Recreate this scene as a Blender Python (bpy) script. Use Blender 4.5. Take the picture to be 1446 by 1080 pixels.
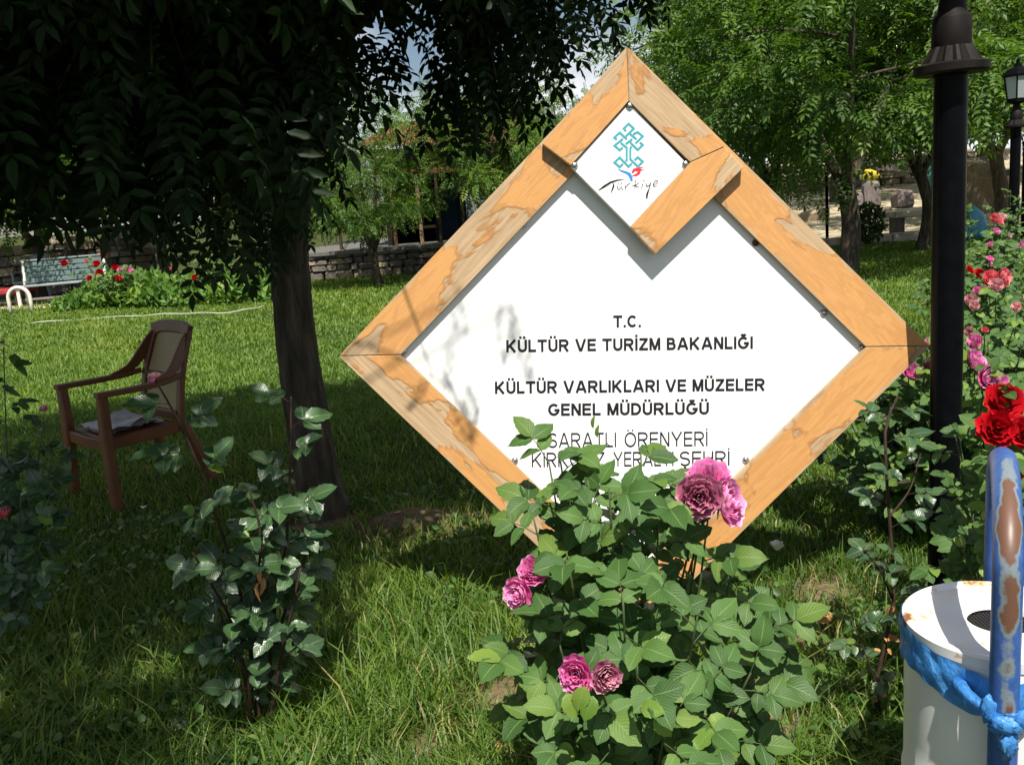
import bpy, bmesh, math, random
import numpy as np
from mathutils import Vector, Matrix

for o in list(bpy.data.objects):
    bpy.data.objects.remove(o)
SC = bpy.context.scene
COL = SC.collection
RNG = np.random.default_rng(7)
random.seed(7)
rad = math.radians

# ------------------------------------------------------------------ camera
FPX, PITCH, ROLL, CAMH = 1304.0, rad(11.5), rad(4.6), 1.45
fwd = np.array([0, math.cos(PITCH), -math.sin(PITCH)])
_u = np.array([0, math.sin(PITCH), math.cos(PITCH)])
_r = np.array([1.0, 0, 0])
RGT = _r * math.cos(ROLL) - _u * math.sin(ROLL)
UPV = _u * math.cos(ROLL) + _r * math.sin(ROLL)
CAM = np.array([0, 0, CAMH])
cd = bpy.data.cameras.new('camera')
cd.sensor_width = 36
cd.lens = 36 * FPX / 1446
cd.clip_start = 0.05
cd.clip_end = 2000
cam = bpy.data.objects.new('camera', cd)
COL.objects.link(cam)
M = Matrix.Identity(4)
for i in range(3):
    M[i][0], M[i][1], M[i][2], M[i][3] = RGT[i], UPV[i], -fwd[i], CAM[i]
cam.matrix_world = M
SC.camera = cam

def ray(x, y): return fwd + RGT * (x - 723) / FPX + UPV * (540 - y) / FPX
def K(x, y, k): return CAM + ray(x, y) * k                     # at depth k along the view
def G(x, y, z=0.0):
    d = ray(x, y); return CAM + d * (z - CAMH) / d[2]          # on the plane z
def D(x, y, Y):
    d = ray(x, y); return CAM + d * Y / d[1]                   # at world Y
def V(a): return Vector((float(a[0]), float(a[1]), float(a[2])))

# ------------------------------------------------------------------ sky, sun, exposure
SUN_EL, SUN_AZ = rad(60), rad(8)          # azimuth: to the right of straight behind the camera
TOSUN = np.array([math.sin(SUN_AZ) * math.cos(SUN_EL), -math.cos(SUN_AZ) * math.cos(SUN_EL), math.sin(SUN_EL)])
world = bpy.data.worlds.new('World')
SC.world = world
world.use_nodes = True
wn, wl = world.node_tree.nodes, world.node_tree.links
wn.clear()
wo = wn.new('ShaderNodeOutputWorld')
bg = wn.new('ShaderNodeBackground')
bg.inputs['Strength'].default_value = 0.052
sky = wn.new('ShaderNodeTexSky')
sky.sky_type = 'NISHITA'
sky.sun_disc = False
sky.sun_elevation = SUN_EL
sky.sun_rotation = math.pi - SUN_AZ
sky.air_density = 1.0
sky.dust_density = 0.6
tc = wn.new('ShaderNodeTexCoord')
mp = wn.new('ShaderNodeMapping')
mp.inputs['Scale'].default_value = (1.0, 1.0, 2.2)
mp.inputs['Location'].default_value = (0.35, 0.2, 0.1)
nz = wn.new('ShaderNodeTexNoise')
nz.inputs['Scale'].default_value = 2.6
nz.inputs['Detail'].default_value = 7
nz.inputs['Roughness'].default_value = 0.55
cr = wn.new('ShaderNodeValToRGB')
cr.color_ramp.elements[0].position = 0.43
cr.color_ramp.elements[1].position = 0.63
mxw = wn.new('ShaderNodeMixRGB')
mxw.inputs['Color2'].default_value = (12.5, 12.8, 13.3, 1)
wl.new(tc.outputs['Generated'], mp.inputs['Vector'])
wl.new(mp.outputs['Vector'], nz.inputs['Vector'])
wl.new(nz.outputs['Fac'], cr.inputs['Fac'])
wl.new(cr.outputs['Color'], mxw.inputs['Fac'])
wl.new(sky.outputs['Color'], mxw.inputs['Color1'])
wl.new(mxw.outputs['Color'], bg.inputs['Color'])
wl.new(bg.outputs['Background'], wo.inputs['Surface'])

sd = bpy.data.lights.new('sun', 'SUN')
sd.energy = 5.0
sd.angle = rad(0.53)
sd.color = (1.0, 0.95, 0.86)
sun = bpy.data.objects.new('sun', sd)
COL.objects.link(sun)
sun.rotation_euler = V(TOSUN).to_track_quat('Z', 'Y').to_euler()
sun.location = (0, -4, 12)

SC.render.engine = 'CYCLES'
SC.view_settings.view_transform = 'Standard'
SC.view_settings.look = 'None'
SC.view_settings.gamma = 1
SC.view_settings.use_curve_mapping = False
SC.view_settings.exposure = 0.6
cy = SC.cycles
cy.use_denoising = True
cy.max_bounces = 5
cy.diffuse_bounces = 2
cy.glossy_bounces = 2
cy.transmission_bounces = 4
cy.transparent_max_bounces = 4
cy.sample_clamp_indirect = 4.0
cy.caustics_reflective = False
cy.caustics_refractive = False

# ------------------------------------------------------------------ material helpers
MATS = {}
def newmat(name):
    m = bpy.data.materials.new(name)
    m.use_nodes = True
    nt = m.node_tree
    nt.nodes.clear()
    out = nt.nodes.new('ShaderNodeOutputMaterial')
    MATS[name] = m
    return m, nt, out
def N(nt, t, **kw):
    n = nt.nodes.new(t)
    for k, v in kw.items():
        if k in n.inputs: n.inputs[k].default_value = v
        else: setattr(n, k, v)
    return n
def ramp(nt, fac, stops):
    n = nt.nodes.new('ShaderNodeValToRGB')
    e = n.color_ramp.elements
    while len(e) > 1: e.remove(e[-1])
    for i, (p, c) in enumerate(stops):
        if i == 0: e[0].position = p
        else: e.new(p)
        e[i].color = tuple(c) + (1,) if len(c) == 3 else c
    nt.links.new(fac, n.inputs['Fac'])
    return n.outputs['Color']
def mixc(nt, fac, a, b, mode='MIX'):
    n = nt.nodes.new('ShaderNodeMixRGB')
    n.blend_type = mode
    for s, v in ((n.inputs['Fac'], fac), (n.inputs['Color1'], a), (n.inputs['Color2'], b)):
        if hasattr(v, 'links'): nt.links.new(v, s)
        elif isinstance(v, (int, float)): s.default_value = v
        else: s.default_value = tuple(v) + (1,)
    return n.outputs['Color']
def math_(nt, op, a, b=0.0):
    n = nt.nodes.new('ShaderNodeMath'); n.operation = op
    for s, v in ((n.inputs[0], a), (n.inputs[1], b)):
        if hasattr(v, 'links'): nt.links.new(v, s)
        else: s.default_value = v
    return n.outputs[0]
def noise(nt, vec, scale, detail=4, rough=0.55, dist=0.0):
    n = N(nt, 'ShaderNodeTexNoise', Scale=scale, Detail=detail, Roughness=rough, Distortion=dist)
    if vec is not None: nt.links.new(vec, n.inputs['Vector'])
    return n.outputs['Fac']
def objco(nt, scale=(1, 1, 1), rnd=False):
    t = nt.nodes.new('ShaderNodeTexCoord')
    m = nt.nodes.new('ShaderNodeMapping'); m.inputs['Scale'].default_value = scale
    nt.links.new(t.outputs['Object'], m.inputs['Vector'])
    if rnd:
        oi = nt.nodes.new('ShaderNodeObjectInfo')
        k = math_(nt, 'MULTIPLY', oi.outputs['Random'], 37.0)
        nt.links.new(k, m.inputs['Location'])
    return m.outputs['Vector']
def bsdf(nt, out, col, rough=0.6, spec=0.4, metal=0.0, bump=None, bstr=0.3, bdist=0.01, trans=0.0, tcol=None, coat=0.0):
    p = nt.nodes.new('ShaderNodeBsdfPrincipled')
    for s, v in ((p.inputs['Base Color'], col), (p.inputs['Roughness'], rough), (p.inputs['Metallic'], metal)):
        if hasattr(v, 'links'): nt.links.new(v, s)
        elif isinstance(v, (int, float)): s.default_value = v
        else: s.default_value = tuple(v) + (1,)
    p.inputs['Specular IOR Level'].default_value = spec
    p.inputs['Coat Weight'].default_value = coat
    if bump is not None:
        b = N(nt, 'ShaderNodeBump', Strength=bstr, Distance=bdist)
        nt.links.new(bump, b.inputs['Height'])
        nt.links.new(b.outputs['Normal'], p.inputs['Normal'])
    res = p.outputs[0]
    if trans > 0:
        t = nt.nodes.new('ShaderNodeBsdfTranslucent')
        if hasattr(tcol, 'links'): nt.links.new(tcol, t.inputs['Color'])
        else: t.inputs['Color'].default_value = tuple(tcol) + (1,)
        mx = nt.nodes.new('ShaderNodeMixShader'); mx.inputs[0].default_value = trans
        nt.links.new(res, mx.inputs[1]); nt.links.new(t.outputs[0], mx.inputs[2])
        res = mx.outputs[0]
    nt.links.new(res, out.inputs['Surface'])
    return p
def simple(name, col, rough=0.6, spec=0.4, metal=0.0, var=0.25, scale=8, bump=0.0, coat=0.0, rnd=True, sc=(1, 1, 1)):
    m, nt, out = newmat(name)
    v = objco(nt, sc, rnd)
    f = noise(nt, v, scale, 6)
    c = ramp(nt, f, [(0.3, [x * (1 - var) for x in col]), (0.7, [min(1, x * (1 + var)) for x in col])])
    bsdf(nt, out, c, rough, spec, metal, f if bump else None, bump, 0.01, coat=coat)
    return m
def leafmat(name, stops, rough=0.45, spec=0.4, trans=0.25, tmul=1.6, attr='rnd', veins=False):
    m, nt, out = newmat(name)
    if attr:
        a = N(nt, 'ShaderNodeAttribute', attribute_name=attr); f = a.outputs['Fac']
    else:
        f = nt.nodes.new('ShaderNodeObjectInfo').outputs['Random']
    c = ramp(nt, f, stops)
    bump = None
    if veins:
        a = N(nt, 'ShaderNodeAttribute', attribute_name='lv')
        s = nt.nodes.new('ShaderNodeSeparateXYZ'); nt.links.new(a.outputs['Vector'], s.inputs[0])
        au = math_(nt, 'ABSOLUTE', s.outputs[0])
        q = math_(nt, 'SUBTRACT', math_(nt, 'MULTIPLY', s.outputs[1], 8.0), math_(nt, 'MULTIPLY', au, 3.2))
        w = math_(nt, 'ABSOLUTE', math_(nt, 'SUBTRACT', math_(nt, 'FRACT', q), 0.5))
        bump = w
        vein = math_(nt, 'MULTIPLY', math_(nt, 'LESS_THAN', w, 0.05), 0.22)
        mid = math_(nt, 'MULTIPLY', math_(nt, 'LESS_THAN', au, 0.05), 0.45)
        c = mixc(nt, math_(nt, 'MAXIMUM', vein, mid), c, [0.22, 0.32, 0.12])
    t = mixc(nt, 1.0, c, (tmul, tmul * 1.05, tmul * 0.45), 'MULTIPLY')
    bsdf(nt, out, c, rough, spec, bump=bump, bstr=0.25, bdist=0.004, trans=trans, tcol=t)
    return m

# ------------------------------------------------------------------ object helpers
def setp(o, label=None, cat=None, group=None, kind=None):
    if label: o['label'] = label
    if cat: o['category'] = cat
    if group: o['group'] = group
    if kind: o['kind'] = kind
    return o
def link(name, me, mat=None, parent=None, smooth=False):
    if mat is not None and len(me.materials) == 0: me.materials.append(mat)
    if smooth and len(me.polygons): me.polygons.foreach_set('use_smooth', np.ones(len(me.polygons), dtype=bool))
    o = bpy.data.objects.new(name, me)
    COL.objects.link(o)
    if parent is not None: o.parent = parent
    return o
def empty(name, loc, label, cat, group=None, rz=0.0):
    o = bpy.data.objects.new(name, None)
    COL.objects.link(o)
    o.empty_display_size = 0.1
    o.location = V(loc); o.rotation_euler = (0, 0, rz)
    return setp(o, label, cat, group)
def pymesh(name, verts, faces):
    me = bpy.data.meshes.new(name)
    me.from_pydata([tuple(map(float, v)) for v in verts], [], [tuple(int(i) for i in f) for f in faces])
    me.update()
    return me
def bigmesh(name, verts, faces, rnd=None):
    """verts (n,3) array, faces (m,k) array of equal-sized polygons, rnd per-face value"""
    me = bpy.data.meshes.new(name)
    verts = np.ascontiguousarray(verts, dtype=np.float32); faces = np.ascontiguousarray(faces, dtype=np.int32)
    m, k = faces.shape
    me.vertices.add(len(verts)); me.vertices.foreach_set('co', verts.ravel())
    me.loops.add(m * k); me.loops.foreach_set('vertex_index', faces.ravel())
    me.polygons.add(m)
    me.polygons.foreach_set('loop_start', np.arange(0, m * k, k, dtype=np.int32))
    me.polygons.foreach_set('loop_total', np.full(m, k, dtype=np.int32))
    if rnd is not None:
        a = me.attributes.new('rnd', 'FLOAT', 'FACE'); a.data.foreach_set('value', np.ascontiguousarray(rnd, dtype=np.float32))
    me.update(calc_edges=True)
    return me
def nrm(a):
    a = np.asarray(a, float); return a / np.maximum(np.linalg.norm(a, axis=-1, keepdims=True), 1e-9)
class MB:
    """collects shapes; build() links them as one mesh"""
    def __init__(s): s.v = []; s.f = []
    def add(s, v, f):
        n = len(s.v); s.v += [tuple(map(float, x)) for x in v]; s.f += [tuple(i + n for i in q) for q in f]; return s
    def box(s, c, d, R=None, bev=0.0):
        c = np.asarray(c, float); h = np.asarray(d, float) / 2
        if bev <= 0:
            v = np.array([[x, y, z] for x in (-1, 1) for y in (-1, 1) for z in (-1, 1)]) * h
            f = [(0, 1, 3, 2), (4, 6, 7, 5), (0, 4, 5, 1), (2, 3, 7, 6), (0, 2, 6, 4), (1, 5, 7, 3)]
        else:
            bm = bmesh.new(); bmesh.ops.create_cube(bm, size=1)
            for q in bm.verts: q.co = Vector((q.co.x * 2 * h[0], q.co.y * 2 * h[1], q.co.z * 2 * h[2]))
            bmesh.ops.bevel(bm, geom=list(bm.edges), offset=bev, segments=1, affect='EDGES')
            bm.verts.index_update()
            v = np.array([q.co[:] for q in bm.verts]); f = [tuple(q.index for q in p.verts) for p in bm.faces]; bm.free()
        if R is not None: v = v @ np.asarray(R).T
        return s.add(v + c, f)
    def tube(s, pts, r, n=8, cap=True, jit=0.0):
        pts = np.asarray(pts, float); k = len(pts)
        r = np.full(k, r) if np.isscalar(r) else np.asarray(r, float)
        t = nrm(np.gradient(pts, axis=0))
        a = np.array([0, 0, 1.0]) if abs(t[0][2]) < 0.9 else np.array([1.0, 0, 0])
        vs = []
        for i in range(k):
            a = nrm(a - t[i] * (a @ t[i])); b = np.cross(t[i], a)
            for j in range(n):
                q = 2 * math.pi * j / n
                rr = r[i] * (1 + jit * (random.random() - .5))
                vs.append(pts[i] + rr * (a * math.cos(q) + b * math.sin(q)))
        fs = [(i * n + j, i * n + (j + 1) % n, (i + 1) * n + (j + 1) % n, (i + 1) * n + j) for i in range(k - 1) for j in range(n)]
        if cap: fs += [tuple(range(n - 1, -1, -1)), tuple((k - 1) * n + j for j in range(n))]
        return s.add(vs, fs)
    def lathe(s, prof, n=24, c=(0, 0, 0), mod=None):
        vs = []
        for i, (r, z) in enumerate(prof):
            for j in range(n):
                q = 2 * math.pi * j / n
                rr = r * (mod(i, q) if mod else 1)
                vs.append((c[0] + rr * math.cos(q), c[1] + rr * math.sin(q), c[2] + z))
        fs = [(i * n + j, i * n + (j + 1) % n, (i + 1) * n + (j + 1) % n, (i + 1) * n + j) for i in range(len(prof) - 1) for j in range(n)]
        return s.add(vs, fs)
    def beam(s, pts, w, h, up=(0, 0, 1)):
        """rectangular section swept along pts; w across (up x t), h along up"""
        pts = np.asarray(pts, float); k = len(pts); t = nrm(np.gradient(pts, axis=0))
        w = np.full(k, w) if np.isscalar(w) else np.asarray(w); h = np.full(k, h) if np.isscalar(h) else np.asarray(h)
        vs = []
        for i in range(k):
            u = nrm(np.asarray(up, float) - t[i] * (np.asarray(up, float) @ t[i])); b = np.cross(u, t[i])
            c = 0.18 * min(w[i], h[i])
            for (p, q) in ((-1, -1), (1, -1), (1, 1), (-1, 1)):
                for e in (0, 1):
                    first = (p * q > 0) == (e == 0)
                    dw = w[i] / 2 - (c if not first else 0); dh = h[i] / 2 - (c if first else 0)
                    vs.append(pts[i] + b * p * dw + u * q * dh)
        n = 8
        fs = [(i * n + j, i * n + (j + 1) % n, (i + 1) * n + (j + 1) % n, (i + 1) * n + j) for i in range(k - 1) for j in range(n)]
        fs += [tuple(range(n - 1, -1, -1)), tuple((k - 1) * n + j for j in range(n))]
        return s.add(vs, fs)
    def build(s, name, mat, parent=None, smooth=False, fix=True):
        me = pymesh(name, s.v, s.f)
        if fix:
            bm = bmesh.new(); bm.from_mesh(me); bmesh.ops.recalc_face_normals(bm, faces=list(bm.faces)); bm.to_mesh(me); bm.free()
        if smooth == 'auto':
            o = link(name, me, mat, parent, True)
            try: me.set_sharp_from_angle(angle=rad(38))
            except Exception: pass
            return o
        return link(name, me, mat, parent, bool(smooth))
def spline(pts, n=12):
    pts = np.asarray(pts, float)
    if len(pts) < 3:
        t = np.linspace(0, 1, n)[:, None]; return pts[0] * (1 - t) + pts[-1] * t
    p = np.vstack([2 * pts[0] - pts[1], pts, 2 * pts[-1] - pts[-2]]); out = []
    m = len(pts) - 1; per = max(2, n // m)
    for i in range(m):
        a, b, c, d = p[i:i + 4]
        for t in np.linspace(0, 1, per, endpoint=False):
            out.append(0.5 * (2 * b + (c - a) * t + (2 * a - 5 * b + 4 * c - d) * t * t + (3 * b - a - 3 * c + d) * t ** 3))
    out.append(pts[-1])
    return np.array(out)
def basis(y, z):
    """columns side, along, normal"""
    y = nrm(y); z = np.asarray(z, float); z = z - y * (z @ y)
    if np.linalg.norm(z) < 1e-4: z = np.cross(y, [1, 0, 0.3])
    z = nrm(z); return np.column_stack([np.cross(y, z), y, z])
def place(o, pos, B=None, s=1.0):
    m = Matrix.Identity(4); B = np.eye(3) if B is None else B
    for i in range(3):
        for j in range(3): m[i][j] = float(B[i][j] * s)
        m[i][3] = float(pos[i])
    o.matrix_basis = m
    return o
def scatter(template, faces, pos, B, size):
    """pos (n,3), B (n,3,3) columns, size (n,) -> stacked verts, faces"""
    n = len(pos); k = len(template)
    v = np.einsum('nij,kj->nki', B, template) * size[:, None, None] + pos[:, None, :]
    f = faces[None, :, :] + (np.arange(n) * k)[:, None, None]
    return v.reshape(-1, 3), f.reshape(-1, faces.shape[1])
def bases(y, z):
    y = nrm(y); z = z - y * np.sum(z * y, 1, keepdims=True); z = nrm(z)
    return np.stack([np.cross(y, z), y, z], axis=2)

# leaflet templates: along +y, normal +z
LEAF4 = (np.array([[0, 0, 0], [.17, .25, .05], [.16, .6, .06], [0, 1, -.06], [-.16, .6, .06], [-.17, .25, .05]]),
         np.array([[0, 1, 2], [0, 2, 3], [0, 3, 4], [0, 4, 5]]))
LEAF2 = (np.array([[0, 0, 0], [.2, .45, .05], [0, 1, -.05], [-.2, .45, .05]]), np.array([[0, 1, 2], [0, 2, 3]]))
def spray_template(leaf, npair=5, ll=0.30):
    """pinnate leaf of unit length made of 2*npair+1 leaflets"""
    vs, fs = [], []; lv, lf = leaf
    def put(p, d, nn, s):
        B = basis(np.array(d, float), np.array(nn, float)); k = len(vs)
        for q in lv: vs.append(np.array(p) + B @ q * s)
        for q in lf: fs.append(q + k)
    for i in range(npair):
        y = 0.18 + 0.72 * i / (npair - 1); z = -0.25 * y * y
        for sd_ in (-1, 1):
            put([0, y, z], [sd_ * (0.9 + .1 * ((i * 7) % 3)), 0.55, -0.25 - .1 * ((i * 5) % 3)], [0.25 * ((i * 3) % 3 - 1), -.2 * ((i * 5) % 3 - 1), 1], ll * (1 - 0.25 * abs(i / (npair - 1) - .4)))
    put([0, 0.92, -.22], [0, 1, -.4], [0, .3, 1], ll)
    return np.array(vs), np.array(fs)
SPRAY4 = spray_template(LEAF4)
SPRAY2 = spray_template(LEAF2)


# ================================================================== ground
def smooth(a, b, x):
    t = np.clip((np.asarray(x, float) - a) / (b - a), 0, 1); return t * t * (3 - 2 * t)
def wob(x, y):
    return (np.sin(x * 1.3 + 0.7 * y) + np.sin(y * 1.7 - .9 * x + 1.3) + np.sin(2.9 * x + 1.1 * y + 4) * .6 + np.sin(3.7 * y - 2.3 * x) * .5) / 3.1
def hgt(x, y):
    x = np.asarray(x, float); y = np.asarray(y, float)
    bank = 1.15 * smooth(19.5, 46, y) * smooth(1.5, 6, x)
    mound = 0.10 * np.exp(-(((x + .50) / .26) ** 2 + ((y - 3.95) / .16) ** 2))
    return bank + mound + 0.018 * wob(x, y) * smooth(2.2, 4, y)
def patch(x, y):
    """bare, dry soil amount"""
    r = np.zeros_like(np.asarray(x, float))
    for (px, py, rx, ry) in ((720, 985, .17, .12), (1165, 838, .12, .15), (1150, 905, .1, .12), (1080, 1040, .16, .12), (1110, 960, .08, .08), (600, 1060, .1, .08), (430, 745, .14, .1), (370, 408, .9, .3), (470, 740, .2, .14)):
        c = G(px, py); r = np.maximum(r, np.exp(-(((x - c[0]) / rx) ** 2 + ((y - c[1]) / ry) ** 2)))
    return np.maximum(r, np.exp(-(((x + .50) / .26) ** 2 + ((y - 3.95) / .16) ** 2)) * 1.2)

m, nt, out = newmat('lawn_soil')
geo = nt.nodes.new('ShaderNodeNewGeometry')
n1 = noise(nt, geo.outputs['Position'], 1.2, 6)
n2 = noise(nt, geo.outputs['Position'], 30, 5)
turf = ramp(nt, n1, [(0.35, (0.028, 0.05, 0.010)), (0.65, (0.06, 0.085, 0.018))])
turf = mixc(nt, math_(nt, 'MULTIPLY', n2, 0.6), turf, (0.05, 0.04, 0.02))
bare = N(nt, 'ShaderNodeAttribute', attribute_name='bare').outputs['Fac']
soil = ramp(nt, n2, [(0.3, (0.10, 0.065, 0.04)), (0.7, (0.27, 0.19, 0.12))])
turf = mixc(nt, bare, turf, soil)
sx = nt.nodes.new('ShaderNodeSeparateXYZ'); nt.links.new(geo.outputs['Position'], sx.inputs[0])
edge = math_(nt, 'ADD', sx.outputs[1], math_(nt, 'MULTIPLY', math_(nt, 'SUBTRACT', n1, 0.5), 1.0))
sandy = math_(nt, 'MULTIPLY', math_(nt, 'GREATER_THAN', edge, 17.6), math_(nt, 'GREATER_THAN', math_(nt, 'ADD', sx.outputs[0], n1), 1.6))
sn = noise(nt, geo.outputs['Position'], 3.5, 8, 0.65)
sand = ramp(nt, sn, [(0.38, (0.10, 0.11, 0.05)), (0.47, (0.36, 0.30, 0.20)), (0.7, (0.60, 0.52, 0.38))])
colr = mixc(nt, sandy, turf, sand)
bsdf(nt, out, colr, 0.95, 0.1, bump=n2, bstr=0.6, bdist=0.03)

def grid_axis(parts):
    r = []
    for a, b, n in parts: r += list(np.linspace(a, b, n, endpoint=False))
    return np.array(r + [parts[-1][1]])
gx = grid_axis([(-300, -40, 8), (-40, -6, 34), (-6, 6, 160), (6, 40, 50), (40, 300, 8)])
gy = grid_axis([(-60, 0, 8), (0, 8, 110), (8, 60, 90), (60, 500, 8)])
X, Y = np.meshgrid(gx, gy); nx, ny = len(gx), len(gy)
Z = hgt(X, Y)
idx = np.arange(nx * ny).reshape(ny, nx)
gf = np.stack([idx[:-1, :-1], idx[:-1, 1:], idx[1:, 1:], idx[1:, :-1]], -1).reshape(-1, 4)
gm = bigmesh('ground', np.stack([X, Y, Z], -1).reshape(-1, 3), gf)
ab = gm.attributes.new('bare', 'FLOAT', 'POINT')
ab.data.foreach_set('value', np.clip(patch(X, Y), 0, 1).astype(np.float32).ravel())
setp(link('ground', gm, MATS['lawn_soil'], None, True), kind='structure')

# ------------------------------------------------------------------ grass (stuff)
leafmat('grass_blade', [(0.0, (0.03, 0.07, 0.010)), (0.35, (0.075, 0.15, 0.018)), (0.7, (0.15, 0.23, 0.030)), (0.9, (0.25, 0.28, 0.06)), (1.0, (0.38, 0.32, 0.14))], rough=0.5, spec=0.35, trans=0.35, tmul=1.7)
def grass(n, d0, d1, seed, hmul=1.0):
    g = np.random.default_rng(seed)
    d = d0 * (d1 / d0) ** g.random(n)
    x = (g.random(n) * 2 - 1) * (0.64 * d + 0.9)
    y = d
    b = patch(x, y)
    keep = g.random(n) > np.clip(b * 1.15, 0, .93)
    keep &= ~((y > 17.3) & (x > 1.0)) & (y < 21.0)
    x, y, d, b = x[keep], y[keep], d[keep], b[keep]; n = len(x)
    w1, w2 = wob(x * 1.1, y * 1.1), wob(x * 5.2 + 3, y * 4.7)
    near = smooth(4.2, 2.4, d)
    h = (0.045 + 0.02 * w1 + 0.012 * w2 + 0.045 * near) * (0.6 + 0.8 * g.random(n)) * hmul
    tall = g.random(n) < 0.012 + .03 * near
    h = np.where(tall, h * 1.9, h)
    h = np.clip(h, .02, .3) * np.clip(1 + .02 * (d - 6), 1, 1.3)
    w = (0.0022 + 0.0018 * g.random(n)) * np.clip(.9 + .16 * (d - 3.2), 0.9, 2.8)
    az = g.random(n) * 2 * math.pi
    lean = (0.25 + 0.65 * g.random(n)) * h
    cl = az + g.normal(0, .5, n)
    fx, fy = np.cos(cl) * lean, np.sin(cl) * lean
    px, py = -np.sin(az) * w, np.cos(az) * w
    z = hgt(x, y) - 0.005
    P = np.stack
    v = np.empty((n, 5, 3))
    v[:, 0] = P([x - px, y - py, z], -1); v[:, 1] = P([x + px, y + py, z], -1)
    v[:, 2] = P([x - px * .8 + fx * .4, y - py * .8 + fy * .4, z + h * .6], -1); v[:, 3] = P([x + px * .8 + fx * .4, y + py * .8 + fy * .4, z + h * .6], -1)
    v[:, 4] = P([x + fx * 1.2, y + fy * 1.2, z + h * (1 - .25 * g.random(n))], -1)
    f = np.array([[0, 1, 3], [0, 3, 2], [2, 3, 4]])[None] + (np.arange(n) * 5)[:, None, None]
    r = 0.44 + 0.16 * w1 + 0.12 * w2 + g.normal(0, .16, n) * (1 - .55 * smooth(5, 10, d)) - .05 * near + .12 * smooth(6, 12, d)
    r = np.where(g.random(n) < (.035 - .03 * smooth(4, 8, d)) + .25 * b, .95 + .05 * g.random(n), np.clip(r, 0, .92))
    return v.reshape(-1, 3), f.reshape(-1, 3), np.repeat(r, 3)
v, f, r = grass(320000, 1.75, 21.5, 3)
v_, f_, r_ = grass(170000, 6.0, 21.5, 4)
v, f, r = np.vstack([v, v_]), np.vstack([f, f_ + len(v)]), np.concatenate([r, r_])
gob = link('grass', bigmesh('grass', v, f, r), MATS['grass_blade'])
setp(gob, 'green unmown lawn grass covering the ground', 'grass', kind='stuff')

# weeds: small rounded leaves among the near grass
leafmat('weed_leaf', [(0.0, (0.03, 0.08, 0.014)), (0.6, (0.075, 0.16, 0.028)), (1.0, (0.15, 0.22, 0.05))], rough=0.45, trans=0.3)
g = np.random.default_rng(11); n = 9000
d = 1.8 * (4.4 / 1.8) ** g.random(n); x = (g.random(n) * 2 - 1) * (.64 * d + .5)
k = (wob(x * 2.4 + 1, d * 2.4) > 0.05) & (g.random(n) > patch(x, d)); x, d = x[k], d[k]; n = len(x)
pos = np.stack([x, d, hgt(x, d) + .015 + .075 * g.random(n)], -1)
az = g.random(n) * 6.283
B = bases(np.stack([np.cos(az), np.sin(az), .2 + .5 * g.random(n)], -1), np.stack([g.normal(0, .4, n), g.normal(0, .4, n) - .3, np.ones(n)], -1))
WL = LEAF4[0] * np.array([1.9, 1, 1])
v, f = scatter(WL, LEAF4[1], pos, B, .018 + .026 * g.random(n))
setp(link('weeds', bigmesh('weeds', v, f, np.repeat(g.random(n), 4)), MATS['weed_leaf']), 'small round leaved weeds growing through the near grass', 'weeds', kind='stuff')

# ================================================================== trees
m, nt, out = newmat('bark')
v = objco(nt, (9, 9, 1.6), True)
n1 = noise(nt, v, 3.0, 8, .6, .4)
n2 = noise(nt, objco(nt, (1, 1, 1)), 3, 4)
c = ramp(nt, n1, [(.3, (.026, .02, .015)), (.55, (.09, .068, .052)), (.75, (.19, .15, .12))])
c = mixc(nt, math_(nt, 'MULTIPLY', n2, .4), c, (.04, .05, .03))
bsdf(nt, out, c, .9, .2, bump=n1, bstr=.9, bdist=.03)
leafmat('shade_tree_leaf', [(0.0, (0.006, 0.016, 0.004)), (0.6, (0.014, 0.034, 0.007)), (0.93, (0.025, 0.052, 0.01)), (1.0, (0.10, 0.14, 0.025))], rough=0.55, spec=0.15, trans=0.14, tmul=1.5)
leafmat('garden_tree_leaf', [(0.0, (0.035, 0.08, 0.012)), (0.6, (0.08, 0.155, 0.022)), (1.0, (0.18, 0.27, 0.04))], rough=0.5, spec=0.35, trans=0.36, tmul=1.6)
leafmat('pale_tree_leaf', [(0.0, (0.05, 0.095, 0.025)), (0.6, (0.10, 0.165, 0.04)), (1.0, (0.18, 0.25, 0.06))], rough=0.5, spec=0.35, trans=0.32, tmul=1.5)

def sprays(centres, radii, per, length, seed, template, outc, droop=.5):
    g = np.random.default_rng(seed)
    nc = len(centres); n = nc * per
    ci = np.repeat(np.arange(nc), per)
    off = g.normal(0, 1, (n, 3)); off = nrm(off) * (g.random(n) ** .45)[:, None]
    off[:, 2] *= .75
    pos = centres[ci] + off * radii[ci][:, None]
    outd = nrm(pos - outc) * .5 + nrm(off) * .6 + g.normal(0, .45, (n, 3))
    outd[:, 2] -= droop
    nor = np.stack([g.normal(0, .45, n), g.normal(0, .45, n), np.ones(n)], -1) + off * .35
    B = bases(outd, nor)
    sz = length * (.65 + .6 * g.random(n))
    v, f = scatter(template[0], template[1], pos, B, sz)
    r = np.clip(g.random(nc)[ci] * .5 + g.random(n) * .5, 0, 1)
    return v, f, np.repeat(r, len(template[1])), pos

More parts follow.
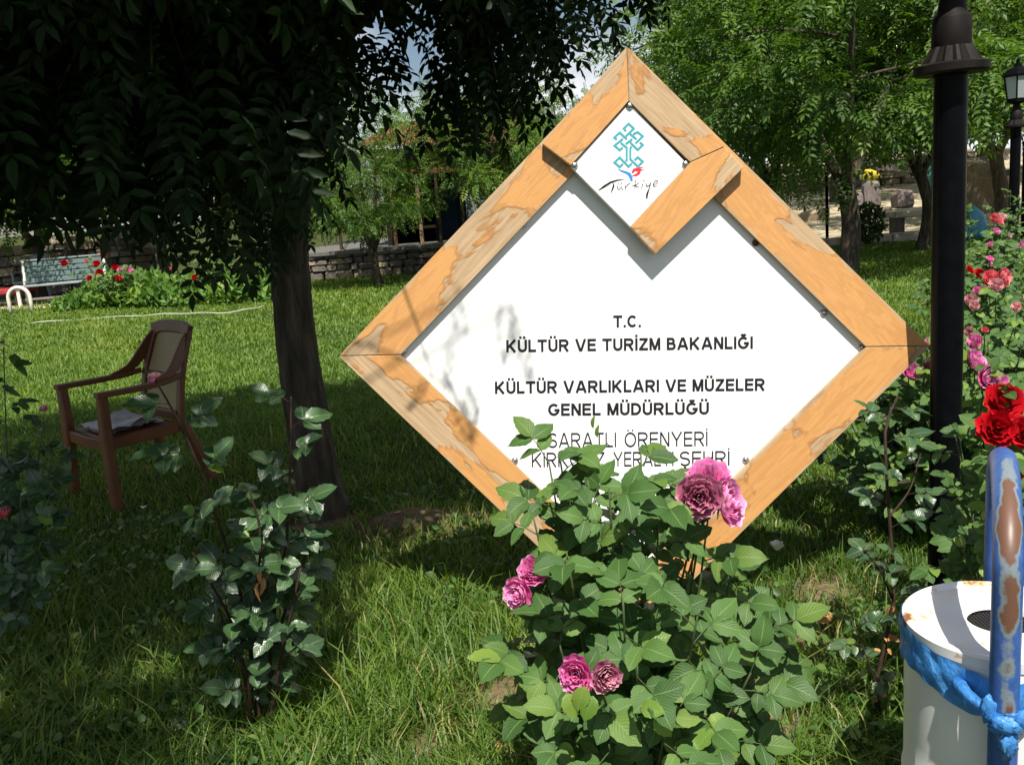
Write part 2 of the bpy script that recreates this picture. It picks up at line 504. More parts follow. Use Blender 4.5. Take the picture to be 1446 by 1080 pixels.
# ---- the dark shade tree beside the sign
tree = empty('shade_tree', G(455, 725), 'dark leaning shade tree with low hanging crown beside the brown chair', 'tree')
T0 = G(455, 725)
tp = [T0 + np.array([.02, 0, -.08]), D(452, 700, 4.31), D(437, 610, 4.32), D(421, 500, 4.33), D(411, 400, 4.34), D(409, 330, 4.33), D(424, 240, 4.3), D(444, 160, 4.26), D(462, 70, 4.2), D(474, -60, 4.1), D(470, -220, 4.0)]
TL = np.array(T0)
mb = MB().tube(spline([p - TL for p in tp], 60), np.interp(np.linspace(0, 1, 61), [0, .04, .12, .3, .5, .62, .8, 1], [.19, .145, .115, .097, .088, .075, .06, .035]), 14, jit=.10)
trunk = mb.build('trunk', MATS['bark'], tree, True)
# crown clump centres
g = np.random.default_rng(21)
cc = []
def low_edge(px):
    return np.interp(px, [-200, 0, 60, 110, 160, 250, 330, 380, 415, 440, 470, 520, 570, 600, 640, 720, 760, 800, 850, 900, 960], [170, 145, 165, 155, 165, 215, 230, 205, 130, 50, 10, -60, -110, -40, 15, 15, -60, -140, -320, -320, -320])
def shade_ok(p, r):
    Xg, Yg = p[0] - TOSUN[0] / TOSUN[2] * p[2], p[1] - TOSUN[1] / TOSUN[2] * p[2]
    if Yg > 7.4 or Yg < 1.9: return False
    if Xg - r > .05 and Yg < 5.3: return False
    if Yg < 2.72 + r and Xg > -0.80 - .3 * r: return False
    # nothing between the sun and the sign board
    sa_ = np.array([math.cos(-.0328), math.sin(-.0328), 0]); sn0 = np.array([math.sin(-.0328), -math.cos(-.0328), 0])
    sb0 = np.array([0, 0, 1.]) * math.cos(.123) - sn0 * math.sin(.123); nn0 = np.cross(sa_, sb0)
    c0 = np.array([.3356, 2.8442, -.02]) + sb0 * .95
    t = ((p - c0) @ nn0) / (TOSUN @ nn0)
    if t > -.3:
        h = p - TOSUN * t - c0; u, w = h @ sa_, h @ sb0
        if abs(u) + abs(w) < .95 + (r + .30) * 1.3: return False
    return True
tries = 0
while len(cc) < 215 and tries < 20000:
    tries += 1
    px, py, Yd = g.uniform(-260, 960), g.uniform(-520, 330), g.uniform(2.5, 5.6)
    if py > low_edge(px): continue
    p = D(px, py, Yd)
    if p[2] < 1.35 or p[2] > 4.2 or p[0] < -4.2: continue
    r = g.uniform(.24, .4)
    if not shade_ok(p, r): continue
    if any(np.linalg.norm(p - q[0]) < .22 for q in cc): continue
    cc.append((p, r))
tries = 0; n0 = len(cc)
while len(cc) < n0 + 70 and tries < 20000:      # the top of the crown, above the frame
    tries += 1
    a = g.uniform(0, 6.283); q = math.sqrt(g.random())
    p = np.array([-1.55 + 2.6 * q * math.cos(a), 3.75 + 2.0 * q * math.sin(a), g.uniform(2.9, 4.9)])
    r = g.uniform(.32, .48)
    if (p[2] - 2.9) > 2.1 * math.sqrt(max(0, 1 - q * q)) + .3 or not shade_ok(p, r): continue
    if any(np.linalg.norm(p - s[0]) < .36 for s in cc): continue
    cc.append((p, r))
tries = 0; n0 = len(cc)
while len(cc) < n0 + 52 and tries < 9000:      # thin overhead boughs towards the viewer, dappling the near grass
    tries += 1
    p = np.array([g.uniform(-3.2, -.6), g.uniform(-.4, 2.2), g.uniform(2.9, 4.4)]); r = g.uniform(.2, .38)
    Xg, Yg = p[0] - TOSUN[0] / TOSUN[2] * p[2], p[1] - TOSUN[1] / TOSUN[2] * p[2]
    if Xg > -.70 - r * .5 or Yg < 1.7 or not (Xg < -1.0 or g.random() < .5): continue
    if any(np.linalg.norm(p - s[0]) < .33 for s in cc): continue
    cc.append((p, r))
centres = np.array([c[0] for c in cc]); radii = np.array([c[1] for c in cc])
# hanging sprigs along the crown's lower rim
rim = [(30, 240), (75, 258), (118, 240), (165, 280), (210, 285), (255, 315), (300, 322), (335, 340), (372, 310), (398, 265), (470, 110), (500, 80), (590, 66), (640, 120), (668, 140), (700, 120), (735, 100), (752, 60), (782, 36), (806, 14), (610, 0), (720, 0), (660, 70), (905, -48)]
rc = np.array([D(a, b - 12, g.uniform(3.6, 4.4)) for a, b in rim]); rr = np.full(len(rim), .13)
v1, f1, r1, _ = sprays(centres, radii, 42, .26, 5, SPRAY4, np.array([-1.5, 3.9, 2.6]), .55)
v2, f2, r2, _ = sprays(rc, rr, 12, .2, 6, SPRAY4, np.array([-1.5, 3.9, 3.5]), .9)
# a few sprigs whose shade falls softly on the left of the sign
SGP = [(608, 478), (640, 500), (716, 372), (640, 365)]
rc3 = np.array([D(a, b, 2.9) + TOSUN * (1.9 + .25 * i) for i, (a, b) in enumerate(SGP)])
v3, f3, r3, _ = sprays(rc3, np.full(len(rc3), .03), 2, .15, 9, SPRAY4, np.array([-1.5, 3.9, 3.5]), 1.2)
rc = np.vstack([rc, rc3]); f2 = np.vstack([f2, f3 + len(v2)]); v2 = np.vstack([v2, v3]); r2 = np.concatenate([r2, r3])
vv = np.vstack([v1, v2]) - TL; ff = np.vstack([f1, f2 + len(v1)])
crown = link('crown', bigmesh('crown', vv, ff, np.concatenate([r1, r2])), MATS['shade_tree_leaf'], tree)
# limbs from the trunk to the clumps
hubs = [D(424, 240, 4.3), D(444, 160, 4.26), D(462, 70, 4.2), D(474, -60, 4.1), D(470, -220, 4.0)]
ends = [D(300, 130, 3.9), D(150, 60, 3.6), D(60, 140, 4.2), D(-60, -40, 4.4), D(250, -100, 3.0), D(330, 270, 3.9), D(600, 40, 4.3), D(720, 30, 4.2), D(640, -150, 4.6), D(120, -200, 4.0), D(560, -320, 4.0), D(230, 40, 5.0), D(420, -10, 4.6), D(380, 290, 4.1)]
subs = []
for e in ends:
    h = min(hubs, key=lambda q: np.linalg.norm(q - e) + max(0, q[2] - e[2]) * 2)
    mid = (h + e) / 2 + np.array([0, 0, .22])
    pts = spline([h, mid, e], 10) - TL
    mb = MB().tube(pts, np.linspace(.045, .014, len(pts)), 7, jit=.1)
    o = mb.build('limb', MATS['bark'], tree, True); subs.append(pts[len(pts) // 2] + TL); subs.append(e)
mb = MB()
for c in centres:
    s = min(subs + hubs, key=lambda q: np.linalg.norm(q - c))
    pts = spline([s, (s + c) / 2 + g.normal(0, .06, 3), c], 6) - TL
    mb.tube(pts, np.linspace(.012, .004, len(pts)), 4, cap=False)
for c in rc:
    s = min(centres, key=lambda q: np.linalg.norm(q - c)); pts = spline([s, (s + c) / 2 + np.array([0, 0, .05]), c], 6) - TL
    mb.tube(pts, np.linspace(.008, .003, len(pts)), 4, cap=False)
mb.build('twigs', MATS['bark'], tree, True)['kind'] = 'stuff'

# ---- garden trees in the background: three meshes, many trees
def tree_kind(seed, rx, rz, z0, nclump, per, leafm, trunk_h, fork=3, spl=.34, tr=.13):
    g = np.random.default_rng(seed)
    cs = []
    while len(cs) < nclump:
        p = nrm(g.normal(0, 1, 3)) * g.random() ** .38
        q = np.array([p[0] * rx, p[1] * rx, z0 + rz + p[2] * rz])
        if p[2] < -.55: q[2] += .2 * rz
        q[:2] *= 1 + .15 * math.sin(3 * math.atan2(p[1], p[0]) + seed)
        cs.append(q)
    cs = np.array(cs); rs = g.uniform(.45, .85, nclump) * rx / 2.6
    v, f, r, _ = sprays(cs, rs, per, spl, seed + 1, SPRAY2, np.array([0, 0, z0 + rz * .6]), .35)
    cm = bigmesh('crown', v, f, r)
    mb = MB()
    forks = []
    top = np.array([.08 * g.normal(), .08 * g.normal(), trunk_h])
    pts = spline([[0, 0, -.1], [.05 * g.normal(), .05 * g.normal(), trunk_h * .5], top], 8)
    mb.tube(pts, np.interp(np.linspace(0, 1, len(pts)), [0, .12, 1], [tr * 1.5, tr * 1.08, tr * .9]), 10, jit=.12)
    a0 = g.random() * 6.28
    for i in range(fork):
        a = a0 + i * 6.283 / fork
        e = np.array([math.cos(a) * rx * .4, math.sin(a) * rx * .4, z0 + rz * 1.1])
        m_ = top + (e - top) * .45 + np.array([math.cos(a), math.sin(a), 0]) * .12
        p = spline([top - [0, 0, .15], m_, e], 10); forks.append(p)
        mb.tube(p, np.linspace(tr * .62, tr * .2, len(p)), 8, jit=.1)
    allp = np.vstack([p[3:] for p in forks])
    for c in cs[::2]:
        s = allp[np.argmin(np.linalg.norm(allp - c, axis=1) + np.maximum(0, allp[:, 2] - c[2]))]
        p = spline([s, (s + c) / 2 + [0, 0, .1], c], 5); mb.tube(p, np.linspace(tr * .2, .012, len(p)), 5, cap=False)
    tm = pymesh('trunk', mb.v, mb.f)
    return dict(crown=cm, trunk=tm, leaf=leafm)
TK = {
    'a': tree_kind(101, 2.5, 2.3, 1.0, 64, 62, 'garden_tree_leaf', 1.25, 3, .36),
    'b': tree_kind(202, 2.2, 1.9, 1.2, 52, 60, 'garden_tree_leaf', 1.3, 3, .34, .1),
    'c': tree_kind(303, 2.6, 2.6, .9, 60, 60, 'pale_tree_leaf', 1.2, 4, .36),
}
def garden_tree(kind, name, x, y, s, rz, label, sz=1.0, leaf=None):
    o = empty(name, (x, y, float(hgt(x, y))), label, 'tree', 'garden trees beyond the lawn', rz)
    o.scale = (s, s, s * sz)
    for part, mat in (('trunk', 'bark'), ('crown', leaf or TK[kind]['leaf'])):
        c = link(part, TK[kind][part], MATS[mat], o, part == 'trunk')
        if len(c.material_slots): c.material_slots[0].link = 'OBJECT'; c.material_slots[0].material = MATS[mat]
    return o
def at(px, Yd): d = D(px, 300, Yd); return d[0], d[1]
for kind, name, px, Yd, s, rz, sz, leaf, label in (
    ('a', 'garden_tree', 1196, 13.0, 1.0, .4, 1.0, None, 'large forked tree with bright feathery leaves behind the top right of the sign'),
    ('b', 'garden_tree', 1300, 15.2, 1.0, 2.0, 1.0, None, 'slender forked tree on the lawn seen just left of the near lamp post'),
    ('c', 'garden_tree', 1420, 21.0, 1.25, 1.0, 1.0, None, 'pale green tree at the right edge above the distant lamp'),
    ('a', 'garden_tree', 1085, 17.0, 1.1, 3.0, 1.0, None, 'dense green tree directly behind the upper right rail of the sign'),
    ('c', 'garden_tree', 835, 23.0, .72, 4.2, .98, None, 'pale tree under open sky left of the sign top'),
    ('b', 'garden_tree', 690, 17.4, .64, 5.0, 1.2, None, 'green tree growing in front of the rusty roofed shelter'),
    ('c', 'garden_tree', 525, 17.2, .62, 2.6, .95, 'garden_tree_leaf', 'feathery green tree showing to the right of the dark trunk'),
    ('a', 'garden_tree', 40, 20.5, 1.1, 1.9, .9, None, 'green tree over the stone wall at the left edge'),
    ('b', 'garden_tree', 230, 22.0, 1.2, .2, .95, None, 'tree behind the red rose bed seen under the dark crown'),
    ('a', 'garden_tree', 400, 23.5, .85, 5.5, .9, None, 'tree behind the dark trunk beside the shelter'),
    ('c', 'garden_tree', 1180, 30.0, 1.5, 3.6, 1.0, 'garden_tree_leaf', 'far broad tree standing on the stony bank'),
    ('a', 'garden_tree', 1390, 32.0, 1.6, 2.2, 1.0, None, 'far tree on the bank behind the pale right edge tree'),
    ('c', 'garden_tree', 985, 34.0, 1.1, .9, .9, None, 'far pale tree peeping out behind the dense green tree'),
    ('b', 'garden_tree', 745, 30.0, .85, 1.2, 1.0, None, 'far low tree behind the shelter roof end'),
    ('a', 'garden_tree', 150, 33.0, 1.6, 4.0, 1.0, None, 'far tall tree closing the view behind the stone wall'),
    ('b', 'garden_tree', 1540, 15.5, 1.2, .8, 1.0, None, 'tree reaching in over the right picture edge'),
):
    x, y = at(px, Yd); garden_tree(kind, name, x, y, s, rz, label, sz, leaf)

# ================================================================== the diamond sign
m, nt, out = newmat('peeling_plywood')
tcn = nt.nodes.new('ShaderNodeTexCoord')
oi = nt.nodes.new('ShaderNodeObjectInfo')
def mapped(scale, k):
    mpn = nt.nodes.new('ShaderNodeMapping'); mpn.inputs['Scale'].default_value = scale
    nt.links.new(tcn.outputs['Object'], mpn.inputs['Vector'])
    nt.links.new(math_(nt, 'MULTIPLY', oi.outputs['Random'], k), mpn.inputs['Location'])
    return mpn.outputs['Vector']
p1 = noise(nt, mapped((3.2, 5.5, 5.5), 51.0), 1.0, 5, .5, .5)
fine = noise(nt, mapped((6, 90, 90), 13.0), 1.0, 4, .6)
grain = noise(nt, mapped((2.0, 14, 14), 29.0), 1.6, 5, .6, 1.5)
lac = ramp(nt, grain, [(.25, (.48, .235, .080)), (.46, (.58, .30, .105)), (.52, (.50, .245, .085)), (.75, (.64, .345, .135))])
raw = ramp(nt, fine, [(.3, (.34, .23, .13)), (.7, (.52, .37, .22))])
pm = math_(nt, 'ADD', p1, math_(nt, 'MULTIPLY', math_(nt, 'SUBTRACT', fine, .5), .05))
mask = ramp(nt, pm, [(.555, (0, 0, 0)), (.567, (1, 1, 1))])
rimc = ramp(nt, pm, [(.535, (0, 0, 0)), (.557, (1, 1, 1)), (.572, (0, 0, 0))])
edgew = N(nt, 'ShaderNodeAttribute', attribute_name='edge').outputs['Fac']
mask2 = math_(nt, 'MAXIMUM', mask, math_(nt, 'GREATER_THAN', math_(nt, 'ADD', edgew, math_(nt, 'MULTIPLY', math_(nt, 'SUBTRACT', p1, .5), 2.2)), .93))
sxyz = nt.nodes.new('ShaderNodeSeparateXYZ'); nt.links.new(tcn.outputs['Object'], sxyz.inputs[0])
rimw = math_(nt, 'GREATER_THAN', math_(nt, 'ADD', math_(nt, 'ABSOLUTE', sxyz.outputs[1]), math_(nt, 'MULTIPLY', math_(nt, 'SUBTRACT', grain, .5), .05)), .0665)
mask2 = math_(nt, 'MAXIMUM', mask2, rimw)
c = mixc(nt, mask2, lac, raw)
c = mixc(nt, math_(nt, 'MULTIPLY', rimc, .55), c, (.22, .10, .035))
rgh = math_(nt, 'ADD', math_(nt, 'MULTIPLY', mask2, .3), .42)
bsdf(nt, out, c, rgh, .35, bump=math_(nt, 'SUBTRACT', math_(nt, 'MULTIPLY', fine, .25), mask2), bstr=.35, bdist=.003)
simple('board_white', (.82, .82, .81), .35, .4, var=.012, scale=3)
simple('print_black', (.012, .010, .016), .5, .3, var=.1)
simple('print_turquoise', (.045, .33, .40), .5, .3, var=.05)
simple('print_blue', (.03, .22, .62), .5, .3, var=.05)
simple('print_red', (.72, .03, .05), .5, .3, var=.05)
simple('steel', (.45, .45, .47), .3, .5, 1.0, var=.15)
simple('rusty_steel', (.12, .05, .03), .7, .3, .3, var=.4, scale=40)

SX, SY, SYAW, SLEAN, SROT, SS = .3356, 2.8442, -.0328, .123, -.0576, .9502
sa = np.array([math.cos(SYAW), math.sin(SYAW), 0]); sn_ = np.array([math.sin(SYAW), -math.cos(SYAW), 0])
sb = np.array([0, 0, 1.]) * math.cos(SLEAN) - sn_ * math.sin(SLEAN)
SA = sa * math.cos(SROT) + sb * math.sin(SROT); SB = sb * math.cos(SROT) - sa * math.sin(SROT)
SN = np.cross(SA, SB)                                  # towards the camera
if SN[1] > 0: SN = -SN
SBOT = np.array([SX, SY, -.02]); SCN = SBOT + SB * SS
sign = empty('information_sign', (SX, SY, 0), 'large diamond shaped white sign board in a peeling orange wooden frame', 'sign')
SIGNO = np.array([SX, SY, 0.0])
def on_plane(px, py, h):
    """photo pixel -> (a,b) in the sign plane raised by h"""
    d = ray(px, py); o = SCN + SN * h
    P = CAM + d * (((o - CAM) @ SN) / (d @ SN)); q = P - SCN
    return np.array([q @ SA, q @ SB])
def sp(a, b, h): return SCN + SA * a + SB * b + SN * h - SIGNO
E1 = nrm(SA + SB); E2 = nrm(SB - SA)                    # along the rails (up-right, up-left)
def slab(name, poly, h0, h1, mat, parent, along):
    """prism of the (a,b) outline between heights h0,h1; local x runs along `along`"""
    poly = np.array(poly, float); c2 = poly.mean(0); org = sp(c2[0], c2[1], h0)
    if along is None: ax = SA
    else: ax = nrm(SA * along[0] + SB * along[1])
    ay = np.cross(SN, ax); Bm = np.column_stack([ax, ay, SN]); n = len(poly)
    def ring(h, ins):
        res = []
        for (a, b) in poly:
            q = np.array([a, b]); q = q + (c2 - q) / max(1e-6, np.linalg.norm(c2 - q)) * ins
            res.append(Bm.T @ (sp(q[0], q[1], h) - org))
        return res
    vs = ring(h0, 0) + ring(h1 - .002, 0) + ring(h1, .003)
    fs = [tuple(range(n - 1, -1, -1)), tuple(2 * n + i for i in range(n))]
    for k in (0, 1): fs += [(k * n + i, k * n + (i + 1) % n, (k + 1) * n + (i + 1) % n, (k + 1) * n + i) for i in range(n)]
    me = pymesh(name, vs, fs)
    bm = bmesh.new(); bm.from_mesh(me); bmesh.ops.recalc_face_normals(bm, faces=list(bm.faces)); bm.to_mesh(me); bm.free()
    return place(link(name, me, MATS[mat], parent), org, Bm)
RW = .142; T = SS; I = SS - RW * math.sqrt(2); J = .0008
HP = .0                                               # face of the white board
HR = .024                                             # face of the rails
def rail(name, q, h0, h1, along):
    o = slab(name, q, h0, h1, 'peeling_plywood', sign, along)
    # subdivide with an edge-wear attribute
    bm = bmesh.new(); bm.from_mesh(o.data)
    bmesh.ops.triangulate(bm, faces=[f for f in bm.faces if len(f.verts) > 4]); bm.to_mesh(o.data); bm.free()
    me = o.data; co = np.array([v.co[:] for v in me.vertices])
    a = me.attributes.new('edge', 'FLOAT', 'FACE')
    vals = [0.0 if f.normal.z > .9 else 1.0 for f in me.polygons]
    a.data.foreach_set('value', vals)
    return o
# outer rails: mitred at left, right and bottom; the upper two stop under the small frame
rail('rail', [(-T, J), (-J, T), (-J, I), (-I, J)], -.022, HR, (1, 1))
rail('rail', [(J, T), (T, J), (I, J), (J, I)], -.022, HR, (1, -1))
rail('rail', [(T, -J), (J, -T), (J, -I), (I, -J)], -.022, HR, (1, 1))
rail('rail', [(-J, -T), (-T, -J), (-I, -J), (-J, -I)], -.022, HR, (1, -1))
board = slab('board', [(-I - .02, 0), (0, I + .02), (I + .02, 0), (0, -I - .02)], -.012, HP, 'board_white', sign, None)
# small raised frame with the emblem plate
HS0, HS = HR + .0008, HR + .034
L = on_plane(766, 204, HS); Tp = on_plane(885, 66, HS); Rr = on_plane(1050, 237, HS); Bt = on_plane(925, 359, HS)
pl, pt, pr, pb = on_plane(806, 234, HS), on_plane(888, 143, HS), on_plane(973, 232, HS), on_plane(890, 321, HS)
rail('rail', [L, Tp, pt, pl], HS0, HS, (1, 1))
rail('rail', [Tp + [J, -J], Rr + [-.06, .066], pr + [.004, .006], pt + [J, -J]], HS0, HS, (1, -1))
rail('rail', [Rr + [-.059, .064], Rr, Bt, pb, pr + [.004, .004]], HS0, HS + .004, (1, 1))
HE = HS - .009
qq = [on_plane(*q, HE) for q in ((806, 236), (888, 145), (972, 233), (890, 321))]
plate = slab('emblem_plate', qq, HS0 + .006, HE, 'board_white', sign, None)
def screw(px, py, h, mat='steel', r=.0115):
    a, b = on_plane(px, py, h)
    mb = MB().lathe([(0.0001, .009), (r * .6, .0085), (r, .004), (r, -.001)], 12)
    o = mb.build('screw', MATS[mat], sign, True)
    return place(o, sp(a, b, h), np.column_stack([SA, SB, SN]))
for q in ((571, 496), (739, 318), (1163, 442), (1217, 491), (727, 650), (1053, 649)): screw(*q, HP)
screw(1067, 343, HP, 'rusty_steel')
for q in ((889, 150), (811, 234), (968, 232)): screw(*q, HE)

# --- lettering
def arc(cx, cy, rx, ry, a0, a1, n=12):
    return [(cx + rx * math.cos(rad(a0 + (a1 - a0) * i / n)), cy + ry * math.sin(rad(a0 + (a1 - a0) * i / n))) for i in range(n + 1)]
def glyph(ch, w):
    """strokes (centre lines) of a plain sans capital, cap height 1, stroke width w -> (strokes, ink width)"""
    h = w / 2; T_, B_ = 1 - h, h; q = w * .5
    base = {'Ü': 'U', 'İ': 'I', 'Ğ': 'G', 'Ö': 'O', 'Ş': 'S'}.get(ch, ch)
    W_ = {'A': .94, 'B': .76, 'C': .90, 'D': .82, 'E': .72, 'G': .94, 'H': .78, 'I': w, 'K': .86, 'L': .66, 'M': .92, 'N': .78, 'O': .98, 'R': .84, 'S': .80, 'T': .80, 'U': .78, 'V': .92, 'Y': .92, 'Z': .76, '.': w, ' ': .36}[base]
    r = W_ - h
    S = {
        'A': [[(q * .9, 0), (W_ / 2 - q * .25, 1)], [(W_ - q * .9, 0), (W_ / 2 + q * .25, 1)], [(W_ * .2, .30), (W_ * .8, .30)]],
        'B': [[(h, 0), (h, 1)], [(h, T_), (W_ * .55, T_)] + arc(W_ * .55, .765 - h * .5, r * .88 - W_ * .55, .235 - h * .5, 90, -90) + [(h, .53 - 0 * h)], [(h, .53), (W_ * .58, .53)] + arc(W_ * .58, (.53 + B_) / 2, r - W_ * .58, (.53 - B_) / 2, 90, -90) + [(h, B_)]],
        'C': [arc(W_ / 2 + .01, .5, W_ / 2 - h, .5 - h, 42, 318, 22)],
        'D': [[(h, 0), (h, 1)], [(h, T_), (W_ * .42, T_)] + arc(W_ * .42, .5, r - W_ * .42, .5 - h, 90, -90, 16) + [(h, B_)]],
        'E': [[(h, 0), (h, 1)], [(h, T_), (W_, T_)], [(h, .52), (W_ * .94, .52)], [(h, B_), (W_, B_)]],
        'G': [arc(W_ / 2, .5, W_ / 2 - h, .5 - h, 45, 340, 22) + [(r, .46)], [(W_ * .54, .46), (W_, .46)]],
        'H': [[(h, 0), (h, 1)], [(r, 0), (r, 1)], [(h, .53), (r, .53)]],
        'I': [[(h, 0), (h, 1)]],
        'K': [[(h, 0), (h, 1)], [(h, .34), (W_ - q * 1.1, 1)], [(W_ * .34, .56), (W_ - q * 1.1, 0)]],
        'L': [[(h, 0), (h, 1)], [(h, B_), (W_, B_)]],
        'M': [[(h, 0), (h, 1)], [(r, 0), (r, 1)], [(h + q * .3, 1 - q * .3), (W_ / 2, q * .3)], [(r - q * .3, 1 - q * .3), (W_ / 2, q * .3)]],
        'N': [[(h, 0), (h, 1)], [(r, 0), (r, 1)], [(h + q * .2, 1 - q * .4), (r - q * .2, q * .4)]],
        'O': [arc(W_ / 2, .5, W_ / 2 - h, .5 - h + .01, 0, 360, 28)],
        'R': [[(h, 0), (h, 1)], [(h, T_), (W_ * .56, T_)] + arc(W_ * .56, .74 - h * .5, r - .02 - W_ * .56, .26 - h * .5, 90, -90) + [(h, .48)], [(W_ * .50, .48), (W_ - q * .9, 0)]],
        'S': [arc(W_ / 2, .75 - h * .5, W_ / 2 - h, .25 - h * .5, 25, 230, 14) + arc(W_ / 2, .25 + h * .5, W_ / 2 - h, .25 - h * .5 + .01, 62, -155, 16)],
        'T': [[(0, T_), (W_, T_)], [(W_ / 2, 0), (W_ / 2, T_)]],
        'U': [[(h, 1), (h, .36)] + arc(W_ / 2, .36, W_ / 2 - h, .36 - h + .005, 180, 360, 16) + [(r, 1)]],
        'V': [[(q * .9, 1), (W_ / 2 - q * .2, 0)], [(W_ - q * .9, 1), (W_ / 2 + q * .2, 0)]],
        'Y': [[(q * .9, 1), (W_ / 2, .42)], [(W_ - q * .9, 1), (W_ / 2, .42)], [(W_ / 2, .46), (W_ / 2, 0)]],
        'Z': [[(.03, T_), (W_ - .02, T_)], [(W_ - .03 - q, T_ - q * .5), (q + .02, B_ + q * .5)], [(0, B_), (W_, B_)]],
        '.': [[(h, 0), (h, w)]], ' ': [],
    }[base]
    S = [list(x) for x in S]
    if ch in 'ÜÖ': S += [[(W_ * .30, 1.08), (W_ * .30, 1.08 + w * .95)], [(W_ * .70, 1.08), (W_ * .70, 1.08 + w * .95)]]
    if ch == 'İ': S += [[(h, 1.08), (h, 1.08 + w * .95)]]
    if ch == 'Ğ': S += [arc(W_ / 2, 1.24, .19, .14, 200, 340, 8)]
    if ch == 'Ş': S += [[(W_ / 2, -.01), (W_ / 2 - .02, -.09)] + arc(W_ / 2 - .03, -.165, .09, .075, 75, -130, 8)]
    return S, W_
def text_part(s, x0, x1, ybase, capx, w, h=HP):
    """text fitted between two photo pixels on the baseline; capx = cap height in px; one object per letter"""
    A0, A1 = on_plane(x0, ybase[0], h), on_plane(x1, ybase[1], h)
    gap = .11 if w > .15 else .15; x = 0.0; runs = []
    for ch in s:
        S, W_ = glyph(ch, w)
        if S: runs.append((x, S))
        x += W_ + gap * (.5 if ch == ' ' else 1)
    x -= gap
    wid = np.linalg.norm(A1 - A0); sy_ = capx / FPX * ((SCN - CAM) @ fwd); sx_ = wid / x
    ex = (A1 - A0) / wid; ey = np.array([-ex[1], ex[0]])
    for x_, S in runs:
        mb = MB(); og = A0 + ex * x_ * sx_
        for k, q in enumerate(S):
            P = np.array([p for i, p in enumerate(q) if i == 0 or math.dist(p, q[i - 1]) > .012], float); n = len(P); vs = []
            for i in range(n):
                d0 = nrm(P[i] - P[i - 1]) if i else nrm(P[1] - P[0]); d1 = nrm(P[i + 1] - P[i]) if i < n - 1 else d0
                t = nrm(d0 + d1); nn = np.array([-t[1], t[0]]); sc_ = 1 / max(.5, abs(t @ d1))
                for e in (1, -1):
                    c = P[i] + nn * e * w / 2 * sc_
                    r_ = ex * c[0] * sx_ + ey * c[1] * sy_
                    vs.append((r_[0], r_[1], (k % 5) * 2e-5))
            mb.add(vs, [(2 * i, 2 * i + 1, 2 * i + 3, 2 * i + 2) for i in range(n - 1)])
        place(mb.build('letter', MATS['print_black'], sign, fix=False), sp(og[0], og[1], h + .0012), np.column_stack([SA, SB, SN]))
BW = .205
text_part('T.C.', 866, 905, (462.5, 462), 17, BW)
text_part('KÜLTÜR VE TURİZM BAKANLIĞI', 715, 1063, (497.5, 492.5), 17.5, BW)
text_part('KÜLTÜR VARLIKLARI VE MÜZELER', 699, 1080, (556, 551.5), 17.5, BW)
text_part('GENEL MÜDÜRLÜĞÜ', 774, 1001, (587, 585), 17.5, BW)
text_part('SARATLI', 774, 870, (632, 631), 21, .118)
text_part('ÖRENYERİ', 882, 999, (631, 629.5), 21, .118)
text_part('KIRKGÖZ', 751, 854, (659.5, 658.5), 21, .118)
text_part('YERALTI', 866, 951, (658.5, 657.7), 21, .118)
text_part('ŞEHRİ', 960, 1030, (657.7, 657), 21, .118)
text_part('AKSARAY', 838, 950, (713, 712), 19, .118)

# --- emblem: knot, tulip and brush lettering, drawn as flat ribbons on the plate
def zpx(p): return on_plane(835 + p[0] / 8.31, 160 + p[1] / 8.31, HE)
EMC = np.array(zpx((440, 560)))
def ribbons(name, strokes, mat, h=.0012):
    Bm = np.column_stack([SA, SB, SN]); mb = MB()
    for k, (pts, w) in enumerate(strokes):
        P = np.array([zpx(p) for p in pts]) - EMC; n = len(P)
        w = np.full(n, w) if np.isscalar(w) else np.asarray(w, float)
        w = w / 8.31 / FPX * ((SCN - CAM) @ fwd) / 2
        vs = []
        for i in range(n):
            d0 = nrm(P[i] - P[i - 1]) if i else nrm(P[1] - P[0]); d1 = nrm(P[i + 1] - P[i]) if i < n - 1 else d0
            t = nrm(d0 + d1); nn = np.array([-t[1], t[0]]); s = 1 / max(.6, abs(t @ d1))
            for e in (1, -1): vs.append((*(P[i] + nn * e * w[i] * s), h + k * 1.5e-5))
        mb.add(vs, [(2 * i, 2 * i + 1, 2 * i + 3, 2 * i + 2) for i in range(n - 1)])
    o = mb.build(name, MATS[mat], plate, fix=False)
    org = sp(EMC[0], EMC[1], HE)
    Pm = np.array(plate.matrix_basis); R0, t0 = Pm[:3, :3], Pm[:3, 3]
    return place(o, R0.T @ (org - t0), R0.T @ Bm)
W = 25
ribbons('emblem', [([(408, 212), (380, 180), (438, 124), (498, 180), (392, 285)], W), ([(300, 312), (270, 285), (333, 228), (418, 308)], W), ([(490, 248), (545, 222), (604, 272), (518, 354)], W), ([(482, 303), (404, 362)], W), ([(455, 245), (530, 305)], W), ([(372, 300), (272, 380), (333, 434), (370, 402)], W), ([(345, 348), (415, 405), (415, 552), (402, 558)], W), ([(472, 392), (458, 410), (458, 540), (546, 626), (604, 568), (545, 516), (508, 552)], W), ([(458, 345), (545, 430), (604, 372), (568, 342)], W), ([(372, 595), (333, 630), (271, 578), (333, 520), (437, 626), (475, 590)], W)], 'print_turquoise')
ribbons('emblem', [([(310, 650), (355, 678), (410, 695), (445, 715), (465, 750), (475, 795)], [3, 18, 26, 34, 36, 22])], 'print_blue')
ribbons('emblem', [([(478, 700), (500, 668), (545, 650), (612, 632)], [18, 32, 26, 3]), ([(500, 668), (545, 668), (620, 664)], [20, 26, 3]), ([(480, 735), (520, 728), (555, 705), (580, 670)], [6, 24, 34, 10])], 'print_red')
